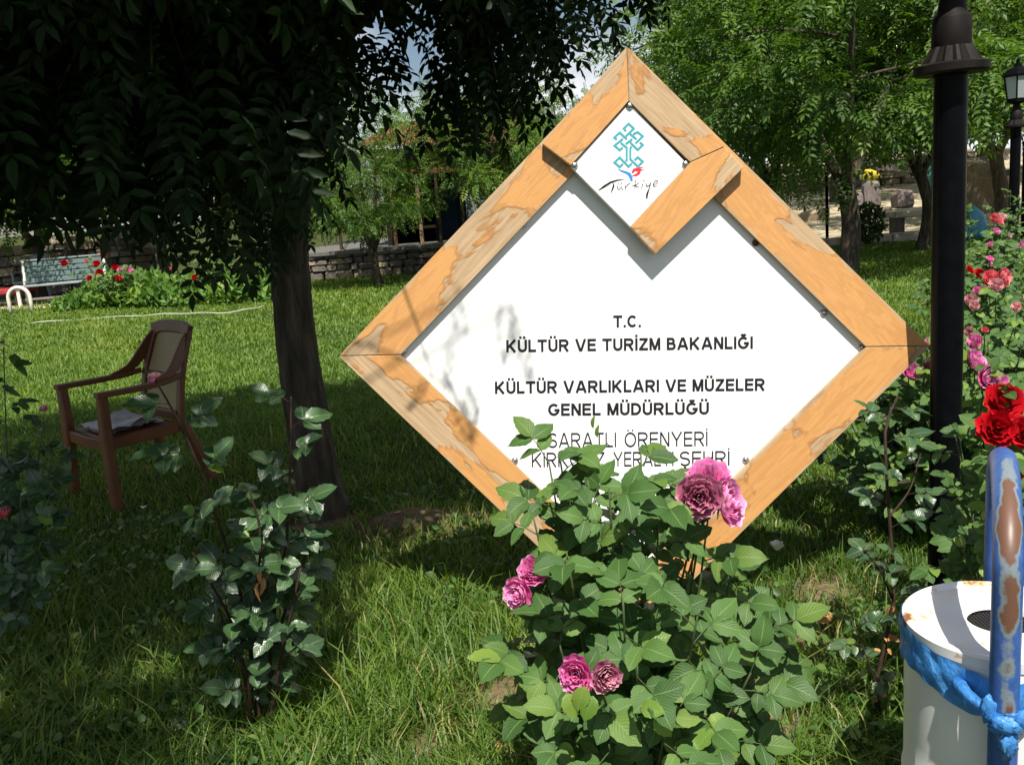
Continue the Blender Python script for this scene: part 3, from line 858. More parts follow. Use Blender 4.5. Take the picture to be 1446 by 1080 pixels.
ribbons('brush_lettering', [
    ([(85, 905), (150, 860), (230, 810), (310, 785), (390, 780)], [8, 26, 22, 14, 2]), ([(255, 820), (262, 855), (245, 900), (230, 940)], [8, 20, 16, 3]),
    ([(305, 850), (312, 890), (330, 895), (352, 862), (360, 890), (376, 905)], [7, 8, 6, 6, 8, 4]), ([(318, 828), (326, 838)], 9), ([(350, 818), (360, 828)], 9),
    ([(395, 850), (402, 905)], [10, 4]), ([(402, 870), (430, 835), (470, 815)], [6, 8, 2]), ([(520, 785), (505, 890)], [9, 5]), ([(475, 850), (520, 845), (565, 812)], [4, 9, 3]), ([(505, 845), (530, 865), (565, 860)], [4, 8, 3]),
    ([(600, 835), (590, 885)], [12, 6]), ([(612, 790), (622, 800)], 10), ([(640, 822), (650, 858), (680, 850), (700, 812)], [8, 9, 7, 6]), ([(700, 812), (680, 880), (655, 950), (648, 1000)], [8, 10, 24, 18]),
    ([(720, 845), (770, 822), (780, 795), (750, 795), (725, 835), (735, 862), (780, 845)], [4, 6, 7, 7, 8, 7, 3])], 'print_black')

# ================================================================== lamp posts
simple('black_paint', (.003, .0033, .0045), .32, .06, var=.3, scale=20, bump=.03)
simple('black_rusty', (.010, .008, .007), .6, .12, var=.6, scale=14, bump=.1)
m, nt, out = newmat('lamp_glass')
bsdf(nt, out, (.55, .62, .62), .15, .5, trans=.5, tcol=(.7, .75, .72))
def lamp_post(loc, label, hp, r, s=1.0):
    o = empty('lamp_post', loc, label, 'lamp post', 'black garden lamp posts')
    MB().lathe([(.0001, -.1), (r, -.1), (r, hp + .02)], 28).build('pole', MATS['black_paint'], o, 'auto')
    q = r / .048
    MB().lathe([(r * .95, -.016), (.099 * q, -.018), (.106 * q, -.012), (.106 * q, .008), (.095 * q, .013), (.04, .017)], 36, (0, 0, hp)).build('collar', MATS['black_rusty'], o, 'auto')
    MB().lathe([(.082 * q, .012), (.062 * q, .05), (.057 * q, .058)], 48, (0, 0, hp), lambda i, a: 1 + .05 * (1 if math.sin(a * 24) > 0 else -1)).build('fluted_cup', MATS['black_rusty'], o)
    MB().lathe([(.053 * q, .05), (.056 * q, .06), (.055 * q, .135), (.050 * q, .142), (.042 * q, .15), (.040 * q, .16), (.034 * q, .195), (.030 * q, .21), (.034 * q, .215)], 28, (0, 0, hp)).build('neck', MATS['black_rusty'], o, 'auto')
    z = hp + .215
    MB().lathe([(.03 * q, 0), (.06 * q, .004), (.10 * q, .022), (.105 * q, .04), (.03, .041)], 6, (0, 0, z)).build('lantern_base', MATS['black_rusty'], o)
    fr = MB()
    for i in range(6):
        a = i * math.pi / 3
        fr.tube([(math.cos(a) * .094 * q, math.sin(a) * .094 * q, z + .04), (math.cos(a) * .128 * q, math.sin(a) * .128 * q, z + .27)], .008 * q, 5)
    for zz, rr in ((.045, .095), (.27, .128)):
        P = [(math.cos(i * math.pi / 3) * rr * q, math.sin(i * math.pi / 3) * rr * q, z + zz) for i in range(7)]
        fr.tube(P, .008 * q, 5)
    fr.build('lantern_frame', MATS['black_paint'], o)
    for i in range(6):
        a, b = i * math.pi / 3, (i + 1) * math.pi / 3
        me = pymesh('pane', [(math.cos(a) * .092 * q, math.sin(a) * .092 * q, z + .045), (math.cos(b) * .092 * q, math.sin(b) * .092 * q, z + .045), (math.cos(b) * .125 * q, math.sin(b) * .125 * q, z + .268), (math.cos(a) * .125 * q, math.sin(a) * .125 * q, z + .268)], [(0, 1, 2, 3)])
        link('pane', me, MATS['lamp_glass'], o)
    MB().lathe([(.02, .268), (.15 * q, .27), (.148 * q, .285), (.085 * q, .34), (.045 * q, .36), (.035 * q, .39), (.018 * q, .395), (.02 * q, .42), (.0001, .45)], 6, (0, 0, z)).build('lantern_cap', MATS['black_paint'], o)
    return o
lamp_post((1.335, 2.77, 0), 'black lamp post in front of the roses, cut off by the top of the picture', 1.705, .046)
p = D(1433, 245, 9.6)
lamp_post((p[0], p[1], 0), 'distant small black lamp post with a lantern above the pink roses', 1.72, .05)

# ================================================================== bin on its blue pipe arch
m, nt, out = newmat('bin_white')
v = objco(nt)
n1 = noise(nt, v, 16, 7, .65); n2 = noise(nt, v, 5, 5)
ew = N(nt, 'ShaderNodeAttribute', attribute_name='edge').outputs['Fac']
k = math_(nt, 'ADD', n1, math_(nt, 'MULTIPLY', ew, .22))
c = ramp(nt, n2, [(.3, (.70, .71, .72)), (.7, (.80, .80, .79))])
c = mixc(nt, ramp(nt, k, [(.76, (0, 0, 0)), (.80, (1, 1, 1))]), c, (.62, .38, .20))
c = mixc(nt, ramp(nt, k, [(.83, (0, 0, 0)), (.86, (1, 1, 1))]), c, (.20, .08, .03))
bsdf(nt, out, c, .35, .45, bump=n2, bstr=.05, bdist=.01)
m, nt, out = newmat('blue_plastic')
n1 = noise(nt, objco(nt, (1, 1, .5)), 22, 5, .6, 1.2)
c = ramp(nt, n1, [(.3, (.025, .17, .52)), (.7, (.10, .36, .78))])
bsdf(nt, out, c, .28, .5, bump=n1, bstr=.8, bdist=.012, trans=.25, tcol=(.05, .3, .8))
m, nt, out = newmat('worn_blue_pipe')
v = objco(nt)
n1 = noise(nt, v, 13, 5, .55); n2 = noise(nt, v, 60, 3)
w = N(nt, 'ShaderNodeAttribute', attribute_name='wear').outputs['Fac']
k = math_(nt, 'ADD', w, math_(nt, 'MULTIPLY', math_(nt, 'SUBTRACT', n1, .5), 1.5))
blue = ramp(nt, n2, [(.3, (.028, .075, .25)), (.7, (.045, .115, .33))])
c = mixc(nt, ramp(nt, k, [(.52, (0, 0, 0)), (.60, (1, 1, 1))]), blue, (.16, .20, .22))
c = mixc(nt, ramp(nt, k, [(.66, (0, 0, 0)), (.74, (1, 1, 1))]), c, (.13, .065, .042))
bsdf(nt, out, c, .42, .45, bump=k, bstr=.12, bdist=.004)
simple('dark_mesh', (.02, .02, .02), .6, .3)

BC = K(1412, 874, 1.80); BR, BTOP = .172, float(BC[2])
bin_ = empty('litter_bin', (BC[0], BC[1], 0), 'white steel litter bin with blue bag hung on a blue pipe arch', 'bin')
def edged(o, fn):
    me = o.data; a = me.attributes.new('edge', 'FLOAT', 'POINT'); a.data.foreach_set('value', [fn(v.co) for v in me.vertices])
zb = BTOP - .44
def ridge(z): return [(BR, z - .012), (BR + .004, z - .008), (BR + .004, z + .004), (BR, z + .010)]
prof = [(.001, zb), (BR - .004, zb), (BR, zb + .01)] + ridge(zb + .10) + [(BR, zb + .2)] + ridge(BTOP - .075) + [(BR, BTOP - .01), (BR - .004, BTOP - .002)]
edged(MB().lathe(prof, 64).build('body', MATS['bin_white'], bin_, 'auto'), lambda c: max(0, 1 - abs(c.z - zb) / .12))
lp = [(BR + .003, BTOP - .02), (BR + .004, BTOP), (BR - .002, BTOP + .004), (BR - .012, BTOP + .002), (BR - .018, BTOP - .003), (BR - .026, BTOP + .001), (.068, BTOP + .004), (.062, BTOP + .001), (.058, BTOP - .008)]
lid = MB().lathe(lp, 64).build('lid', MATS['bin_white'], bin_, 'auto')
edged(lid, lambda c: .85 if math.hypot(c.x, c.y) > BR - .03 else (.5 if math.hypot(c.x, c.y) < .075 else 0))
gr = MB()
for i in range(-8, 9):
    x = i * .0072; h = math.sqrt(max(0, .06 ** 2 - x * x))
    if h > .01:
        gr.tube([(x, -h, BTOP - .012), (x, h, BTOP - .012)], .0016, 4); gr.tube([(-h, x, BTOP - .0145), (h, x, BTOP - .0145)], .0016, 4)
gr.lathe([(.06, BTOP - .02), (.0001, BTOP - .03)], 24)
gr.build('grille', MATS['dark_mesh'], lid)
# blue bag: a wrinkled band under the lid, gathered into a knot on the pipe side
ad = nrm(np.array([BC[0], BC[1], 0.0])); fa = math.atan2(-ad[1], -ad[0]) + .045     # the pipe's near leg direction
nb = 120; bv = []; bf = []
rows = 7
for i in range(rows):
    t = i / (rows - 1)
    for j in range(nb):
        a = 2 * math.pi * j / nb; da = (a - fa + math.pi) % (2 * math.pi) - math.pi
        droop = .026 * math.exp(-(da / .75) ** 2); hgt_ = .078 + .010 * math.sin(3 * a + 1)
        hgt_ *= 1 - .45 * math.exp(-(da / .2) ** 2)
        z = BTOP - .006 - droop * (.9 + .4 * t) - hgt_ * t
        rr = BR + .007 + .003 * math.sin(9 * a + 5 * t + 2 * math.sin(3 * a)) * math.sin(math.pi * t) + .002 * math.sin(23 * a - 9 * t) + .004 * t * (1 - t) + .03 * math.exp(-(da / .16) ** 2)
        bv.append((rr * math.cos(a), rr * math.sin(a), z))
bf = [(i * nb + j, i * nb + (j + 1) % nb, (i + 1) * nb + (j + 1) % nb, (i + 1) * nb + j) for i in range(rows - 1) for j in range(nb)]
bag = MB().add(bv, bf).build('bag', MATS['blue_plastic'], bin_, True)
# arch
RAD, LEG = .0245, .217
ft = np.array([math.cos(fa), math.sin(fa), 0.0])
ztop = BTOP + .175
pp = [ft * LEG + [0, 0, -.15], ft * LEG + [0, 0, .3], ft * LEG + [0, 0, ztop]]
pp = [ft * LEG + np.array([0, 0, z]) for z in np.linspace(-.15, ztop, 14)]
pp += [ft * LEG * math.cos(a) + np.array([0, 0, ztop + .135 * math.sin(a)]) for a in np.linspace(0, math.pi, 26)[1:-1]]
pp += [-ft * LEG + np.array([0, 0, z]) for z in np.linspace(ztop, -.15, 14)]
pp = np.array(pp)
arch = MB().tube(pp, RAD, 20).build('pipe_arch', MATS['worn_blue_pipe'], bin_, True)
wa = arch.data.attributes.new('wear', 'FLOAT', 'POINT')
vals = []
for i, q in enumerate(arch.data.vertices):
    pc = pp[min(i // 20, len(pp) - 1)]; dv = nrm(np.array(q.co) - pc)
    face = nrm(ft * .8 + np.array([-.12 * ft[1], .12 * ft[0], .62]))
    w_ = max(0, dv @ face)
    up_ = 1.12 if pc[2] > ztop - .12 else (1.0 if pc[2] > ztop - .3 else .72)
    if pc @ ft < 0: up_ = .3
    vals.append(w_ ** 1.6 * up_ * .98)
wa.data.foreach_set('value', vals)
for s in (-1, 1):
    MB().tube([ft * s * (BR - .005) + np.array([0, 0, BTOP - .16]), ft * s * (LEG - .01) + np.array([0, 0, BTOP - .16])], .012, 8).build('pivot', MATS['rusty_steel'], bin_)
# knot of the bag, tied round the near leg
kc = ft * (LEG + RAD + .012) + np.array([0, 0, BTOP - .075])
side = np.array([-ft[1], ft[0], 0]);
def crumple(name, c, rx, ry, rz, seed, parent):
    bm = bmesh.new(); bmesh.ops.create_icosphere(bm, subdivisions=3, radius=1)
    for v in bm.verts:
        q = np.array(v.co); f_ = 1 + .22 * math.sin(5 * q[0] + seed) * math.sin(6 * q[1] + 2 * seed) + .16 * math.sin(11 * q[2] + 7 * q[0] + seed)
        w3 = c + (side * q[0] * rx + ft * q[1] * ry + np.array([0, 0, q[2] * rz])) * f_
        v.co = V(w3)
    me = bpy.data.meshes.new(name); bm.to_mesh(me); bm.free()
    return link(name, me, MATS['blue_plastic'], parent, True)
crumple('knot', kc, .026, .014, .017, 1.0, bag)
crumple('bag_ear', kc + side * .03 + np.array([0, 0, .012]), .03, .008, .013, 2.0, bag)
crumple('bag_ear', kc - side * .026 + np.array([0, 0, .022]), .012, .008, .026, 3.4, bag)
crumple('bag_tail', kc + side * .006 + np.array([0, 0, -.035]), .015, .010, .026, 4.2, bag)
for s in (-1, 1):
    MB().tube(spline([kc, ft * (LEG - .01) + side * s * .05 + np.array([0, 0, BTOP - .062]), (ft * math.cos(.42) + side * s * math.sin(.42)) * (BR + .01) + np.array([0, 0, BTOP - .055])], 8), np.linspace(.008, .012, 9), 8, jit=.3).build('bag_strap', MATS['blue_plastic'], bag, True)

# ================================================================== brown armchair
simple('brown_plastic', (.155, .058, .026), .42, .4, var=.2, scale=6)
m, nt, out = newmat('cane_weave')
v = objco(nt, (1, 1, 1))
ck = N(nt, 'ShaderNodeTexBrick', Scale=1.0, offset=0.0)
t_ = nt.nodes.new('ShaderNodeTexCoord'); ms = nt.nodes.new('ShaderNodeMapping'); ms.inputs['Rotation'].default_value = (rad(90), 0, 0)
nt.links.new(t_.outputs['Object'], ms.inputs['Vector']); nt.links.new(ms.outputs['Vector'], ck.inputs['Vector'])
ck.inputs['Brick Width'].default_value = .016; ck.inputs['Row Height'].default_value = .011; ck.inputs['Mortar Size'].default_value = .0022
ck.inputs['Color1'].default_value = (.50, .42, .20, 1); ck.inputs['Color2'].default_value = (.44, .37, .17, 1); ck.inputs['Mortar'].default_value = (.16, .12, .05, 1)
bsdf(nt, out, ck.outputs['Color'], .5, .3)
FL, FR, RR_, RL = G(107, 700), G(199, 710), G(281, 690), G(206, 668)
cc_ = (FL + FR + RR_ + RL) / 4
fv = nrm((FL + FR) / 2 - (RR_ + RL) / 2); yaw = math.atan2(fv[1], fv[0]) - math.pi / 2
chair = empty('armchair', (cc_[0], cc_[1], 0), 'brown plastic armchair with woven cane back on the shaded lawn', 'chair', rz=yaw)
BP = MATS['brown_plastic']
def cb(name, pts, w, h, up): return MB().beam(spline(pts, 10) if len(pts) > 2 else pts, np.interp(np.linspace(0, 1, (10 // (len(pts) - 1)) * (len(pts) - 1) + 1), np.linspace(0, 1, len(w)), w) if len(pts) > 2 else w, h, up).build(name, BP, chair, 'auto')
SZ, AZ, TZ = .375, .615, .885
for s in (-1, 1):
    cb('front_leg', [(s * .275, .25, -.03), (s * .245, .235, SZ - .02), (s * .255, .225, AZ)], [.05, .075, .05], .05, (0, 1, 0))
    cb('rear_leg', [(s * .255, -.33, -.03), (s * .215, -.20, SZ - .01)], [.045, .065], .045, (0, 1, 0))
    cb('armrest', [(s * .255, .255, AZ), (s * .262, .08, AZ - .004), (s * .25, -.10, AZ - .002), (s * .225, -.215, AZ + .012)], [.055, .062, .055, .04], .028, (0, 0, 1))
    cb('back_wing', [(s * .252, -.05, AZ + .004), (s * .24, -.15, AZ + .03), (s * .224, -.225, AZ + .10), (s * .205, -.285, AZ + .18), (s * .196, -.318, TZ - .055)], [.024, .046, .062, .058, .05], .02, (1, 0, 0))
    cb('back_post', [(s * .212, -.185, SZ - .03), (s * .21, -.235, AZ), (s * .194, -.325, TZ - .03)], [.05, .045, .05], .03, (0, 1, .3))
cb('crest_rail', [(-.215, -.32, TZ - .036), (-.1, -.335, TZ - .014), (.1, -.335, TZ - .014), (.215, -.32, TZ - .036)], [.03, .032, .032, .03], .07, (0, -.2, 1))
cb('back_rail', [(-.20, -.23, AZ - .005), (.20, -.23, AZ - .005)], [.028, .028], .03, (0, 0, 1))
cb('back_rail', [(-.20, -.19, SZ + .03), (.20, -.19, SZ + .03)], [.03, .03], .05, (0, 0, 1))
def panel(name, q, n=.006):
    q = np.array(q, float); nn = nrm(np.cross(q[1] - q[0], q[3] - q[0])) * n
    o = MB().add(list(q) + list(q + nn), [(0, 1, 2, 3), (7, 6, 5, 4), (0, 4, 5, 1), (1, 5, 6, 2), (2, 6, 7, 3), (3, 7, 4, 0)]).build(name, MATS['cane_weave'], chair)
panel('cane_panel', [(-.185, -.239, AZ + .008), (.185, -.239, AZ + .008), (.172, -.325, TZ - .045), (-.172, -.325, TZ - .045)])
panel('cane_panel', [(-.19, -.198, SZ + .05), (.19, -.198, SZ + .05), (.185, -.228, AZ - .018), (-.185, -.228, AZ - .018)])
MB().box((0, .02, SZ - .014), (.45, .40, .026), bev=.008).build('seat', BP, chair)
cb('seat_apron', [(-.225, .235, SZ - .03), (0, .25, SZ - .03), (.225, .235, SZ - .03)], [.022, .022, .022], .062, (0, 0, 1))
for s in (-1, 1): cb('seat_apron', [(s * .226, .21, SZ - .03), (s * .218, -.17, SZ - .03)], [.02, .02], .055, (0, 0, 1))
simple('paper_grey', (.52, .49, .50), .8, .2, var=.3, scale=12)
fp = MB(); g = np.random.default_rng(4)
Rz = np.array([[math.cos(yaw), -math.sin(yaw), 0], [math.sin(yaw), math.cos(yaw), 0], [0, 0, 1]])
nn_ = 9
for layer in range(3):
    pv = []
    for i in range(nn_):
        for j in range(nn_):
            u, w_ = i / (nn_ - 1) - .5, j / (nn_ - 1) - .5
            a_ = .35 * layer
            pv.append((.34 * (u * math.cos(a_ * .4) - w_ * math.sin(a_ * .4)), .30 * w_ + .02 * layer + .03, .006 + .012 * layer + .010 * math.sin(7 * u + layer * 2) * math.cos(5 * w_ + layer) + .004 * g.normal() + .02 * abs(u)))
    for dz in (0, .0025):
        fp.add([(a, b, c + dz) for a, b, c in pv], [(i * nn_ + j, i * nn_ + j + 1, (i + 1) * nn_ + j + 1, (i + 1) * nn_ + j) for i in range(nn_ - 1) for j in range(nn_ - 1)])
pap = fp.build('folded_newspaper', MATS['paper_grey'], None, True, fix=False)
pap.location = (cc_[0], cc_[1], SZ); pap.rotation_euler = (0, 0, yaw)
setp(pap, 'crumpled grey and white paper lying on the seat of the brown armchair', 'paper')

# ================================================================== background: shelter, walls, ruins, bench
simple('stone_grey', (.12, .105, .09), .9, .2, var=.45, scale=6, bump=.5)
simple('stone_pale', (.46, .40, .32), .9, .2, var=.3, scale=6, bump=.5)
simple('stone_buff', (.24, .195, .13), .9, .2, var=.3, scale=5, bump=.5)
simple('mortar', (.06, .052, .045), .95, .1, var=.3, scale=10)
simple('rust_sheet', (.20, .075, .045), .8, .2, var=.5, scale=3, bump=.1)
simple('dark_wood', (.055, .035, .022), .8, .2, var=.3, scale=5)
simple('pale_wood', (.30, .20, .12), .75, .2, var=.3, scale=5, sc=(1, 1, .2))
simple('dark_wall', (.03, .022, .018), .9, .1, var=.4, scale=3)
simple('concrete', (.13, .125, .115), .9, .2, var=.2, scale=8, bump=.2)
simple('blue_door', (.02, .07, .20), .5, .4, var=.3, scale=4)
simple('window_glass', (.10, .13, .14), .08, .6, var=.5, scale=2)
simple('bench_green', (.13, .19, .18), .5, .4, var=.2, scale=6)
simple('grey_paint', (.24, .27, .28), .5, .4, var=.15, scale=6)
simple('cream_paint', (.72, .68, .58), .5, .4, var=.1, scale=6)
simple('red_cloth', (.30, .035, .035), .8, .2, var=.25, scale=6)
simple('hose_white', (.50, .48, .42), .5, .4, var=.15, scale=6)
simple('yellow_cloth', (.55, .42, .04), .8, .2, var=.25, scale=6)
simple('purple_stone', (.19, .155, .15), .9, .2, var=.3, scale=8, bump=.4)
simple('turquoise_cloth', (.04, .30, .32), .7, .3, var=.3, scale=6)
simple('bag_blue', (.10, .35, .52), .4, .4, var=.3, scale=6)

def stone_meshes(n, seed):
    res = []
    g = np.random.default_rng(seed)
    for i in range(n):
        bm = bmesh.new(); bmesh.ops.create_cube(bm, size=1)
        bmesh.ops.bevel(bm, geom=list(bm.edges), offset=.14, segments=1, affect='EDGES')
        for v in bm.verts: v.co += Vector(g.normal(0, .045, 3))
        me = bpy.data.meshes.new('stone'); bm.to_mesh(me); bm.free(); res.append(me)
    return res
SM = stone_meshes(6, 3)
def stones(parent, org, ux, length, z0, z1, cw, ch, depth, mats, seed, ragged=0.0):
    """courses of separate stones along ux from org, parented to parent (local coordinates)"""
    g = np.random.default_rng(seed); uy = np.array([-ux[1], ux[0], 0]); z = z0; cnt = 0
    while z < z1:
        h = ch * g.uniform(.75, 1.25); x = -g.random() * cw * .5
        while x < length:
            w = cw * g.uniform(.6, 1.5)
            top = z1 - ragged * (.5 + .5 * math.sin(x * 2.1 + seed)) - ragged * .5 * g.random()
            if z + h * .5 < top:
                o = bpy.data.objects.new('stone', SM[g.integers(len(SM))]); COL.objects.link(o); o.parent = parent
                if not o.data.materials: o.data.materials.append(MATS['stone_grey'])
                o.material_slots[0].link = 'OBJECT'; o.material_slots[0].material = MATS[mats[g.integers(len(mats))]]
                R = np.column_stack([ux * w * .96, uy * depth * g.uniform(.85, 1.15), np.array([0, 0, 1]) * h * .94])
                place(o, np.asarray(org) + ux * (x + w / 2) + np.array([0, 0, z + h / 2]), R); cnt += 1
            x += w
        z += h
    return cnt
def core(parent, org, ux, length, z0, z1, depth, name='core', mat='mortar'):
    uy = np.array([-ux[1], ux[0], 0]); c = np.asarray(org) + ux * length / 2 + np.array([0, 0, (z0 + z1) / 2])
    MB().box(c, (length, depth, z1 - z0), np.column_stack([ux, uy, [0, 0, 1]])).build(name, MATS[mat], parent)

# --- shelter on its stone terrace
A, Bp = D(395, 392, 19.6), D(735, 380, 18.9)
A[2] = Bp[2] = 0
ux = nrm(Bp - A); uy = np.array([-ux[1], ux[0], 0]); LEN = float(np.linalg.norm(Bp - A))
tw = empty('terrace_wall', A, 'low stone terrace wall under the rusty roofed shelter', 'wall')
O0 = np.zeros(3)
stones(tw, O0, ux, LEN, 0, .52, .24, .15, .3, ['stone_grey', 'stone_grey', 'stone_buff'], 5)
core(tw, uy * .12, ux, LEN, 0, .5, .2)
MB().box(ux * LEN / 2 + uy * 2.6 + [0, 0, .54], (LEN + .1, 5.6, .07), np.column_stack([ux, uy, [0, 0, 1]])).build('terrace_slab', MATS['concrete'], tw)
sh = empty('shelter', A + np.array([0, 0, .575]), 'dark open shelter with rusty sheet roof and thin wooden posts', 'shelter')
R3 = np.column_stack([ux, uy, [0, 0, 1]])
px_ = lambda q: float((D(q, 330, 19.3) - A) @ ux)
for q in (553, 592, 620, 655, 470):
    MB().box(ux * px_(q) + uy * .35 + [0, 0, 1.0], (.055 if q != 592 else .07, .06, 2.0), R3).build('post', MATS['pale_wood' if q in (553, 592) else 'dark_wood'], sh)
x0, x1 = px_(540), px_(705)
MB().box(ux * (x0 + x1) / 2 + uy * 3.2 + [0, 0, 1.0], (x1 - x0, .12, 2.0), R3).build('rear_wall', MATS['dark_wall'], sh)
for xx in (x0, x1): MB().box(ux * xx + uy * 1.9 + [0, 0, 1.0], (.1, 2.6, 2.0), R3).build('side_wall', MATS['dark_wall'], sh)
MB().box(ux * px_(605) + uy * 2.2 + [0, 0, .55], (.55, .05, 1.1), R3).build('blue_panel', MATS['blue_door'], sh)
MB().box(ux * px_(640) + uy * 2.25 + [0, 0, .5], (.5, .05, 1.0), R3).build('blue_panel', MATS['blue_door'], sh)
wdw = MB().box(ux * px_(581) + uy * 1.4 + [0, 0, .75], (.34, .03, .34), R3).build('window', MATS['window_glass'], sh)
MB().box(ux * px_(581) + uy * 1.42 + [0, 0, .32], (.6, .5, .06), R3).build('counter', MATS['pale_wood'], sh)
MB().box(ux * px_(675) + uy * .6 + [0, 0, .8], (.5, .08, 1.6), R3).build('grey_door', MATS['grey_paint'], sh)
MB().box(ux * (x0 + x1) / 2 + uy * .33 + [0, 0, 1.62], (x1 - x0 + .3, .05, .42), R3).build('fascia', MATS['rust_sheet'], sh)
# corrugated roof, low at the front
nv, rv = 90, []
for i in range(nv + 1):
    xx = x0 - .35 + (x1 - x0 + .9) * i / nv; cz = .035 * math.sin(i * 1.9)
    for yy, zz in ((.05, 2.06), (3.6, 2.75)):
        for dz in (0, .015): rv.append(ux * xx + uy * yy + np.array([0, 0, zz + cz + dz - .16 * i / nv]))
rf = []
for i in range(nv):
    a, b = i * 4, (i + 1) * 4
    rf += [(a, b, b + 2, a + 2), (a + 1, a + 3, b + 3, b + 1), (a, a + 1, b + 1, b), (a + 2, b + 2, b + 3, a + 3)]
MB().add(rv, rf).build('roof', MATS['rust_sheet'], sh)
MB().box(ux * (x0 + x1) / 2 + uy * .2 + [0, 0, 1.88], (x1 - x0 + .5, .06, .14), R3).build('fascia_board', MATS['rust_sheet'], sh)
g = np.random.default_rng(8)
sgn = empty('small_notice', A + ux * px_(672) + uy * .45 + np.array([0, 0, .575 + 1.28]), 'small pale notice under the shelter roof end', 'notice')
MB().box((0, 0, 0), (.26, .02, .09), R3).build('board', MATS['cream_paint'], sgn)
MB().box((0, 0, .09), (.16, .02, .09), R3).build('panel', MATS['red_cloth'], sgn)

# --- stone wall and rubble at the left
A2 = D(-60, 405, 22.0); A2[2] = 0; B2 = D(150, 400, 21.4); B2[2] = 0
u2 = nrm(B2 - A2); L2 = float(np.linalg.norm(B2 - A2))
lw = empty('dry_stone_wall', A2, 'old dry stone wall behind the green bench at the left edge', 'wall')
stones(lw, O0, u2, L2, 0, 1.25, .42, .24, .4, ['stone_grey', 'stone_buff', 'stone_grey'], 9, .25)
core(lw, np.array([-u2[1], u2[0], 0]) * .15, u2, L2, 0, 1.0, .3)
A3 = D(75, 400, 24.5); A3[2] = 0; B3 = D(215, 400, 24.0); B3[2] = 0
u3 = nrm(B3 - A3)
ru = empty('ruined_wall', A3, 'pale crumbling stone wall above and behind the red roses', 'wall')
stones(ru, O0, u3, float(np.linalg.norm(B3 - A3)), 0, 1.75, .34, .17, .5, ['stone_pale', 'stone_grey', 'stone_pale', 'stone_buff'], 12, .55)
core(ru, np.array([-u3[1], u3[0], 0]) * .2, u3, float(np.linalg.norm(B3 - A3)), 0, 1.1, .3)

# --- bench, grey chair, hoop, hose, path
bp = G(92, 424); bp = D(92, 424, 18.6); bp[2] = 0
be = empty('park_bench', bp, 'grey green slatted park bench facing the red roses', 'bench', rz=rad(6))
for i in range(4): MB().box((0, .22 + .02 * i, .50 + .105 * i), (1.65, .03, .09), bev=.006).build('back_slat', MATS['bench_green'], be)
MB().box((0, .30, .905), (1.69, .05, .03), bev=.006).build('top_rail', MATS['grey_paint'], be)
for i in range(4): MB().box((0, -.22 + .12 * i, .42), (1.65, .10, .03), bev=.006).build('seat_slat', MATS['grey_paint'], be)
for s in (-1, 1):
    MB().box((s * .78, -.2, .2), (.06, .05, .42)).build('leg', MATS['cream_paint'], be)
    MB().beam([(s * .78, .2, -.02), (s * .78, .2, .42), (s * .78, .31, .92)], .05, .05, (0, 1, 0)).build('leg', MATS['cream_paint'], be)
MB().box((0, 0, .15), (1.5, .04, .04)).build('stretcher', MATS['cream_paint'], be)
gp = D(45, 408, 20.0); gp[2] = 0
gc = empty('garden_chair', gp, 'grey garden chair behind the left end of the bench', 'chair', rz=rad(160))
MB().box((0, 0, .42), (.5, .48, .05), bev=.01).build('seat', MATS['grey_paint'], gc)
MB().beam([(0, -.22, .44), (0, -.36, .98)], .5, .04, (0, 1, .3)).build('backrest', MATS['grey_paint'], gc)
for sx_ in (-1, 1):
    MB().box((sx_ * .25, 0, .64), (.05, .45, .03)).build('armrest', MATS['grey_paint'], gc)
    MB().box((sx_ * .25, .2, .53), (.04, .04, .2)).build('arm_support', MATS['grey_paint'], gc)
    for sy_ in (-1, 1): MB().beam([(sx_ * .25, sy_ * .24, -.02), (sx_ * .22, sy_ * .19, .42)], .05, .05, (0, 1, 0)).build('leg', MATS['grey_paint'], gc)
hp_ = D(30, 437, 17.2); hp_[2] = 0
pts = [(-.2, 0, -.05), (-.2, 0, .2)] + [(-.2 * math.cos(a), 0, .28 + .2 * math.sin(a)) for a in np.linspace(0, math.pi, 13)] + [(.2, 0, .2), (.2, 0, -.05)]
ho = MB().tube(pts, .035, 10).build('hoop_rail', MATS['cream_paint'], None, True); ho.location = V(hp_)
setp(ho, 'cream painted metal hoop standing at the edge of the path', 'hoop')
rp = D(0, 432, 19.0); rp[2] = 0
rb = empty('red_platform', rp, 'low red covered platform at the left picture edge', 'platform')
MB().box((-.3, 0, .33), (1.9, .8, .10), bev=.02).build('top', MATS['red_cloth'], rb)
for a in (-1, 1):
    for b in (-1, 1): MB().box((-.3 + a * .85, b * .33, .14), (.07, .07, .29)).build('leg', MATS['dark_wood'], rb)
pv = []
for t in np.linspace(0, 1, 16):
    q0 = G(-60 + 135 * t, 441 - 4 * t); q1 = G(-60 + 150 * t, 426 - 2 * t); pv += [(q0[0], q0[1], .03), (q1[0], q1[1], .03)]
pm_ = pymesh('path', pv, [(2 * i, 2 * i + 2, 2 * i + 3, 2 * i + 1) for i in range(15)])
simple('path_pink', (.50, .40, .32), .9, .2, var=.15, scale=5)
setp(link('path', pm_, MATS['path_pink']), kind='structure')
hz = spline([G(x, y, .03) for x, y in ((45, 457), (110, 452), (180, 447.5), (225, 445), (270, 443), (310, 443), (350, 438), (372, 433))], 40)
hz[:, 2] = .040 + .008 * np.sin(np.arange(len(hz)) * .9)
ho = MB().tube(hz, .008, 8).build('hose', MATS['hose_white'], None, True)
setp(ho, 'thin white hose lying along the front of the flower bed', 'hose')

